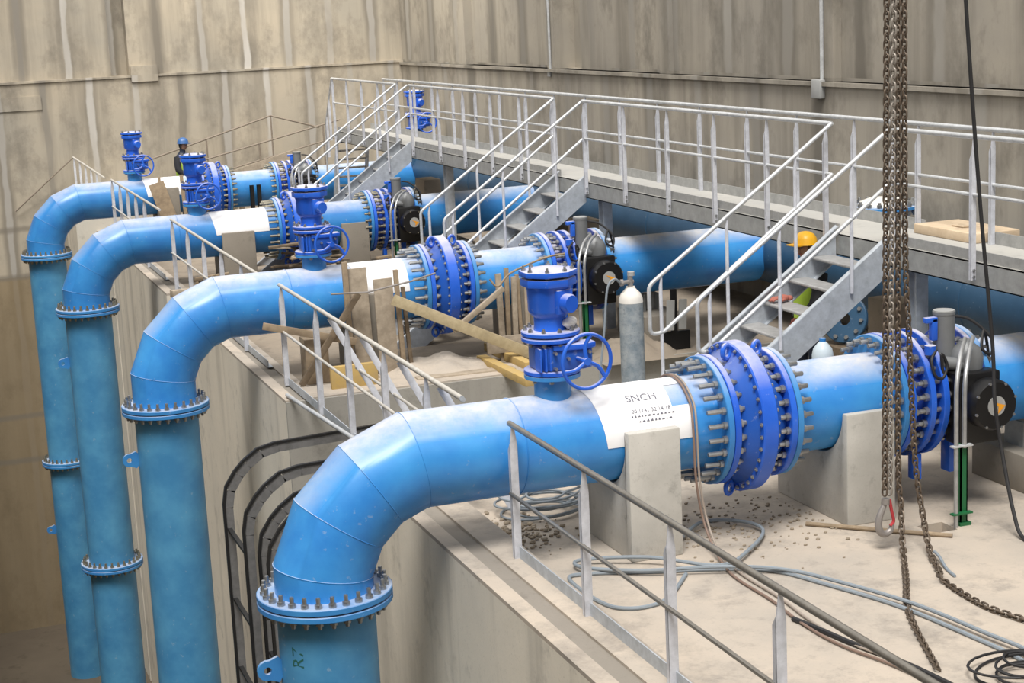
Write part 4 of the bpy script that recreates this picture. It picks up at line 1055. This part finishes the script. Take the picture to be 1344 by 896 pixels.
# mortar mound under the check valve
m = MB(); random.seed(8)
def mound(cx_, cy_, rx, ry, h, n=26):
    mm = MB(); vs = []; fs = []
    for i in range(n + 1):
        for j in range(n + 1):
            u, v = i / n * 2 - 1, j / n * 2 - 1; rr_ = math.sqrt(u * u + v * v)
            hh = max(0, 1 - rr_ ** 1.6) * h * (1 + .35 * math.sin(7 * u + 3 * v) * math.cos(5 * v - 2 * u) + random.uniform(-.08, .08))
            vs.append((cx_ + rx * u, cy_ + ry * v, BZ + hh - .004))
    for i in range(n):
        for j in range(n): fs.append((i * (n + 1) + j, (i + 1) * (n + 1) + j, (i + 1) * (n + 1) + j + 1, i * (n + 1) + j + 1))
    return mm.add(vs, fs)
setp(mound(3.45, 7.85, .8, .6, .17).build('mortar_heap', 'floor', None, sharp=60), 'pale mortar heap on the slab under the timber line check valve', 'mortar heap', None, 'stuff')
setp(mound(6.0, 7.3, .6, .5, .25).build('dirt_heap', 'pier', None, sharp=60), 'dark dirt heap on the floor below the timber line actuator', 'dirt heap', None, 'stuff')

# scrap wood heap by line 3
random.seed(21)
for i in range(26):
    x = random.uniform(3.45, 4.1); y = random.uniform(16.0, 16.7) ; a = random.uniform(-.4, .4); l = random.uniform(.5, .85); zz = BZ + .05 + (i % 13) * .05
    dx, dy = math.cos(a) * l / 2, math.sin(a) * .5 * l / 2; tz = random.uniform(-.12, .12)
    plank('scrap_board', (x - dx, y - dy, zz + max(0, tz)), (x + dx, y + dy, zz + max(0, -tz)), random.uniform(.06, .16), random.uniform(.02, .05), ('wood_dark', 'wood', 'wood_dark', 'wood_grey', 'wood_dark')[i % 5], 'weathered scrap board in the wood heap beside the grey pedestal', 'scrap wood', 'scrap wood heap')
for i in range(10):
    x = random.uniform(1.75, 2.1); y = 15.9 + random.uniform(0, .7); a = random.uniform(-.8, .8); l = random.uniform(.3, .45); zz = BZ + .04 + (i % 4) * .07
    plank('scrap_board', (x - math.cos(a) * l / 2, y - math.sin(a) * l / 2, zz), (x + math.cos(a) * l / 2, y + math.sin(a) * l / 2, zz + .05), .1, .04, ('wood_dark', 'wood')[i % 2], 'dark wood scrap lying between the handrail and the grey pedestal', 'scrap wood', 'scraps by the handrail')
for i in range(8):
    x = random.uniform(5.2, 6.2); y = 16.2 + random.uniform(0, .6); a = random.uniform(-.4, .4); l = random.uniform(.5, 1.1); zz = BZ + .04 + (i % 4) * .06
    plank('scrap_board', (x - math.cos(a) * l / 2, y - math.sin(a) * l / 2, zz), (x + math.cos(a) * l / 2, y + math.sin(a) * l / 2, zz + .03), .1, .05, ('wood_dark', 'wood')[i % 2], 'brown wood scrap stacked near the green conduit post of the scrap heap line', 'scrap wood', 'scraps by the conduit post')
for i in range(16):
    x = random.uniform(1.85, 3.4); y = random.uniform(14.2, 15.3); a = random.uniform(-1.2, 1.2); l = random.uniform(.35, .8); zz = BZ + .03 + (i % 4) * .05
    plank('scrap_board', (x - math.cos(a) * l / 2, y - math.sin(a) * l / 2, zz), (x + math.cos(a) * l / 2, y + math.sin(a) * l / 2, zz + .04), random.uniform(.05, .12), .035, ('wood_dark', 'wood_dark', 'wood')[i % 3], 'loose dark board scattered on the slab before the grey pedestal of the scrap line', 'scrap wood', 'scattered boards before the pedestal')
# boards by line 4 pedestal
plank('timber_board', (2.75, 24.75, BZ), (2.42, 24.80, .16), .34, .03, 'wood', 'broad brown board leaning on the pedestal by the blue-helmeted worker', up=(0, 1, 0))
plank('timber_batten', (2.52, 24.84, BZ), (2.50, 24.84, .28), .06, .04, 'wood', 'upright batten behind the leaning broad board', 'batten', up=(0, 1, 0))
plank('timber_batten', (3.02, 24.78, BZ), (2.98, 24.78, .30), .08, .04, 'wood', 'upright batten in front of the blue-helmeted worker', 'batten', up=(0, 1, 0))
plank('timber_batten', (1.22, 15.55, BZ + .12), (1.9, 15.7, BZ + .12), .16, .12, 'wood_grey', 'grey timber bracket at the slab edge under the handrail', 'bracket')

# pale plates on a dark frame below the outlet pipe
t = thing('cable_bracket', 'dark bracket with two pale plates standing under the outlet pipe by the cylinder', 'bracket', (6.5, 7.2, BZ))
for x in (6.50, 6.68):
    MB().bar((x, 7.2, -.72), (x + .02, 7.2, -.32), .02, .11, up=(1, 0, 0)).build('pale_plate', 'grey_lid', t)
m = MB(); m.box((6.42, 7.22, BZ), (6.80, 7.26, -.75)); m.box((6.54, 7.22, -.75), (6.62, 7.26, -.18)); m.build('frame', 'black', t)

# ------------------------------------------------------------------ people
def skin_body(name, joints, edges, radii, mat, parent, sub=2):
    me = bpy.data.meshes.new(name); off = root_off(parent)
    me.from_pydata([tuple(V(p) - off) for p in joints], edges, [])
    o = bpy.data.objects.new(name, me); C.objects.link(o); o.parent = parent
    md = o.modifiers.new('skin', 'SKIN'); md.use_smooth_shade = True
    sv = me.skin_vertices[0].data
    for i, r in enumerate(radii):
        r = r if isinstance(r, tuple) else (r, r); sv[i].radius = r; sv[i].use_root = (i == 0)
    sb = o.modifiers.new('sub', 'SUBSURF'); sb.levels = sub; sb.render_levels = sub
    bpy.context.view_layer.update()
    dg = bpy.context.evaluated_depsgraph_get(); m2 = bpy.data.meshes.new_from_object(o.evaluated_get(dg))
    o.modifiers.clear(); o.data = m2; m2.materials.clear(); m2.materials.append(M[mat])
    m2.polygons.foreach_set('use_smooth', [True] * len(m2.polygons)); return o
def person(base, face, label, helmet, arms, lean=(0, 0), s=1.0):
    """base feet point; face = heading angle in XY; arms = two lists (elbow, wrist) in local (forward, side, up)"""
    t = thing('person', label, 'person', base)
    f = V((math.cos(face), math.sin(face), 0)); sd = V((-f.y, f.x, 0)); b = V(base)
    def L(a, c, z): return b + (f * (a + lean[0] * z * z * .3) + sd * c) * s + V((0, 0, z * s))
    # one continuous body: trousers tone below, shirt as clothing
    J = [L(0, 0, .95), L(0, 0, 1.12), L(0, 0, 1.32), L(0, 0, 1.45), L(.01, 0, 1.54), L(.03, 0, 1.66)]
    E = [(0, 1), (1, 2), (2, 3), (3, 4), (4, 5)]
    Rr = [(.15, .12), (.14, .11), (.16, .12), (.10, .08), .055, .085]
    for q, side in enumerate((1, -1)):
        i = len(J); J += [L(0, .09 * side, .88), L(.03, .10 * side, .5), L(0, .10 * side, .10), L(.13, .11 * side, .04)]
        E += [(0, i), (i, i + 1), (i + 1, i + 2), (i + 2, i + 3)]; Rr += [.085, .06, .045, .04]
        e, w_, h = arms[q]
        i = len(J); J += [L(0, .19 * side, 1.42), L(*e), L(*w_)]
        E += [(3, i), (i, i + 1), (i + 1, i + 2)]; Rr += [.06, .045, .034]
    skin_body('body', J, E, [tuple(c * s for c in r) if isinstance(r, tuple) else r * s for r in Rr], 'navy', t)
    # head
    hc = L(.045, 0, 1.67)
    m = MB(); m.ball(hc, (.078 * s, .078 * s, .115 * s), 20, 14)
    m.ball(hc + f * .082 * s + V((0, 0, -.012)), (.02 * s, .02 * s, .03 * s), 8, 6)
    m.ball(hc + sd * .08 * s, (.015, .015, .032), 8, 6); m.ball(hc - sd * .08 * s, (.015, .015, .032), 8, 6)
    hd = m.build('head', 'skin', t, sharp=80)
    for q in (1, -1):
        m = MB(); m.ball(hc + f * .07 * s + sd * .03 * q * s + V((0, 0, .018)), .011 * s, 8, 6); m.build('eye', 'ink', hd)
    m = MB(); m.bar(hc + f * .07 * s + sd * -.025 * s + V((0, 0, -.055)), hc + f * .07 * s + sd * .025 * s + V((0, 0, -.055)), .02, .01); m.build('mouth', 'glove', hd)
    m = MB(); m.ball(hc - f * .015 + V((0, 0, .01)), (.088 * s, .088 * s, .11 * s), 18, 12); mm = m
    mm.v = [v if (V(v) - hc).dot(f) < .02 else tuple(V(v) - f * ((V(v) - hc).dot(f) - .02)) for v in mm.v]; mm.build('hair', 'dark_cloth', t)
    # helmet: dome, brim
    top = hc + V((0, 0, .045 * s)); m = MB()
    prof = [(0, .128), (.015, .122), (.06, .115), (.10, .09), (.125, .05), (.132, .012)]
    m.rev(top, (0, 0, 1), [(a * s, r * s) for a, r in prof], 28)
    m.bar(top + f * .09 * s, top + f * .175 * s, .17 * s, .012); hm = m.build('helmet', helmet, t, sharp=50)
    # shirt and vest shells
    m = MB(); pts = [L(0, 0, .92), L(0, 0, 1.1), L(0, 0, 1.3), L(0, 0, 1.42), L(0, 0, 1.50)]
    def shell(rs, mat, name, z0=0):
        vs = []; fs = []; n = 24
        for p, (a, c) in zip(pts[z0:], rs[z0:]):
            for i in range(n):
                q = 2 * PI * i / n; vs.append(p + sd * (a * s * math.cos(q)) + f * (c * s * math.sin(q)))
        for j in range(len(pts[z0:]) - 1):
            for i in range(n): fs.append((j * n + i, j * n + (i + 1) % n, (j + 1) * n + (i + 1) % n, (j + 1) * n + i))
        MB().add(vs, fs).build(name, mat, t, sharp=80)
    shell([(.19, .145), (.195, .15), (.215, .155), (.20, .13), (.07, .07)], 'vest', 'vest')
    for q, side in enumerate((1, -1)):
        e, w_, h = arms[q]; a = L(0, .185 * side, 1.43); 
        m = MB(); m.tube(smooth_path([a, L(*e), V(L(*w_)).lerp(L(*e), .06)], 6), [.078 * s] * 4 + [.07 * s] * 3 + [.06 * s] * 3 + [.052 * s] * 3, 14); m.build('sleeve', 'dark_cloth', t)
        wr = L(*w_); hd_ = (wr - L(*e)).normalized(); hand = wr + hd_ * .06 * s
        g_ = MB(); g_.ball(hand, (.04 * s, .04 * s, .04 * s), 12, 8)
        x, y, d = frame_of(hd_)
        for k_ in range(4):
            o_ = x * ((k_ - 1.5) * .021 * s); ln = (.07, .082, .078, .062)[k_] * s
            g_.tube([hand + o_ * .9, hand + o_ + d * (ln * .6), hand + o_ + d * ln + y * (-.018), hand + o_ + d * (ln + .02) + y * -.045], [.012 * s, .011 * s, .010 * s, .008 * s], 8)
        g_.tube([hand + x * .03, hand + x * .058 + d * .03, hand + x * .062 + d * .062 + y * -.02], [.013, .012, .009], 8)
        g_.build('glove', h, t, sharp=80)
    return t
gm = MB(); gx, gy, gz = 5.50, 2.43, DZ - .63 + .034
gm.ball((gx + .06, gy, gz + .01), (.075, .052, .036), 14, 9); gm.ball((gx + .14, gy + .01, gz), (.045, .045, .03), 10, 7)
for k_ in range(4):
    gm.tube([(gx + .01, gy - .036 + k_ * .024, gz + .012), (gx - .045, gy - .044 + k_ * .028, gz + .014), (gx - .085 - .012 * (k_ in (1, 2)), gy - .05 + k_ * .031, gz - .006)], [.016, .015, .012], 8)
gm.tube([(gx + .06, gy - .04, gz), (gx + .02, gy - .075, gz), (gx - .02, gy - .085, gz - .008)], [.017, .015, .012], 8)
setp(gm.build('work_glove', 'glove', None, sharp=80), 'red-brown work glove lying on a tread of the chain-side stair', 'glove')
t = person((3.27, 26.25, BZ + .1), -.75, 'person in blue helmet and dark jacket with hi-vis vest behind the corner pipe', 'blue_helmet',
           (((.02, .26, 1.15), (.20, .22, 1.0), 'glove'), ((.06, -.26, 1.15), (.26, -.15, 1.02), 'glove')), s=1.04)
setp(MB().box((2.85, 25.95, BZ), (3.7, 26.6, BZ + .1)).build('timber_pallet', 'wood_dark', None, bevel=.01), 'low timber pallet under the blue-helmeted worker', 'pallet')
person((6.13, 2.87, FZ + .18), PI + .12, 'person in yellow helmet and lime vest standing behind the chain-side stair', 'yellow',
       (((.10, .235, 1.14), (.26, .17, 1.0), 'glove'), ((-.04, -.24, 1.15), (.02, -.2, .92), 'glove')), s=1.04)
setp(MB().box((5.85, 2.68, FZ), (6.35, 3.12, FZ + .18)).build('timber_block', 'wood_dark', None, bevel=.01), 'flat timber block under the boots of the yellow-helmeted worker', 'block')
for o in bpy.data.objects:
    if o.get('category') == 'person' and 'yellow' in o['label']: o['label'] = 'person in yellow helmet and lime vest standing behind the chain-side stair'

# ------------------------------------------------------------------ light, world, camera
w = bpy.data.worlds.new('World'); bpy.context.scene.world = w; w.use_nodes = True
w.node_tree.nodes['Background'].inputs[0].default_value = (1.0, .97, .93, 1); w.node_tree.nodes['Background'].inputs[1].default_value = 1.12
sun = bpy.data.lights.new('sun', 'SUN'); sun.energy = 3.5; sun.angle = math.radians(22); sun.color = (1, .96, .9)
so = bpy.data.objects.new('sun', sun); C.objects.link(so)
so.rotation_euler = V((.24, .42, -.87)).to_track_quat('-Z', 'Y').to_euler()

al = bpy.data.lights.new('corner_fill', 'AREA'); al.energy = 260; al.size = 2.5; al.color = (1, .93, .80)  # added fill light without a real source, brightens the upper wall corner
ao = bpy.data.objects.new('corner_fill', al); C.objects.link(ao); ao.location = (5.2, 23.5, 6.5); ao.rotation_euler = (V((7.8, 29, 2.5)) - V((5.2, 23.5, 6.5))).to_track_quat('-Z', 'Y').to_euler()
f, ya, pb, rc = 2225.0, .342, .194, -.048
PARS = (2.2252, .3418, .1942, -.0479, -2.871, -12.875, 3.569)
f, ya, pb, rc = PARS[0] * 1000, PARS[1], PARS[2], PARS[3]
fw = V((math.sin(ya) * math.cos(pb), math.cos(ya) * math.cos(pb), -math.sin(pb)))
rt = fw.cross(V((0, 0, 1))).normalized(); upv = rt.cross(fw)
r2 = rt * math.cos(rc) + upv * math.sin(rc); u2 = -rt * math.sin(rc) + upv * math.cos(rc)
cam = bpy.data.cameras.new('camera'); co = bpy.data.objects.new('camera', cam); C.objects.link(co)
mat = Matrix((r2, u2, -fw)).transposed().to_4x4(); mat.translation = V(PARS[4:7]); co.matrix_world = mat
cam.sensor_width = 36; cam.lens = f / 1344 * 36; cam.clip_end = 200
sc = bpy.context.scene; sc.camera = co
sc.view_settings.view_transform = 'Standard'; sc.view_settings.look = 'None'; sc.view_settings.gamma = 1; sc.view_settings.use_curve_mapping = False
sc.view_settings.exposure = 0.0
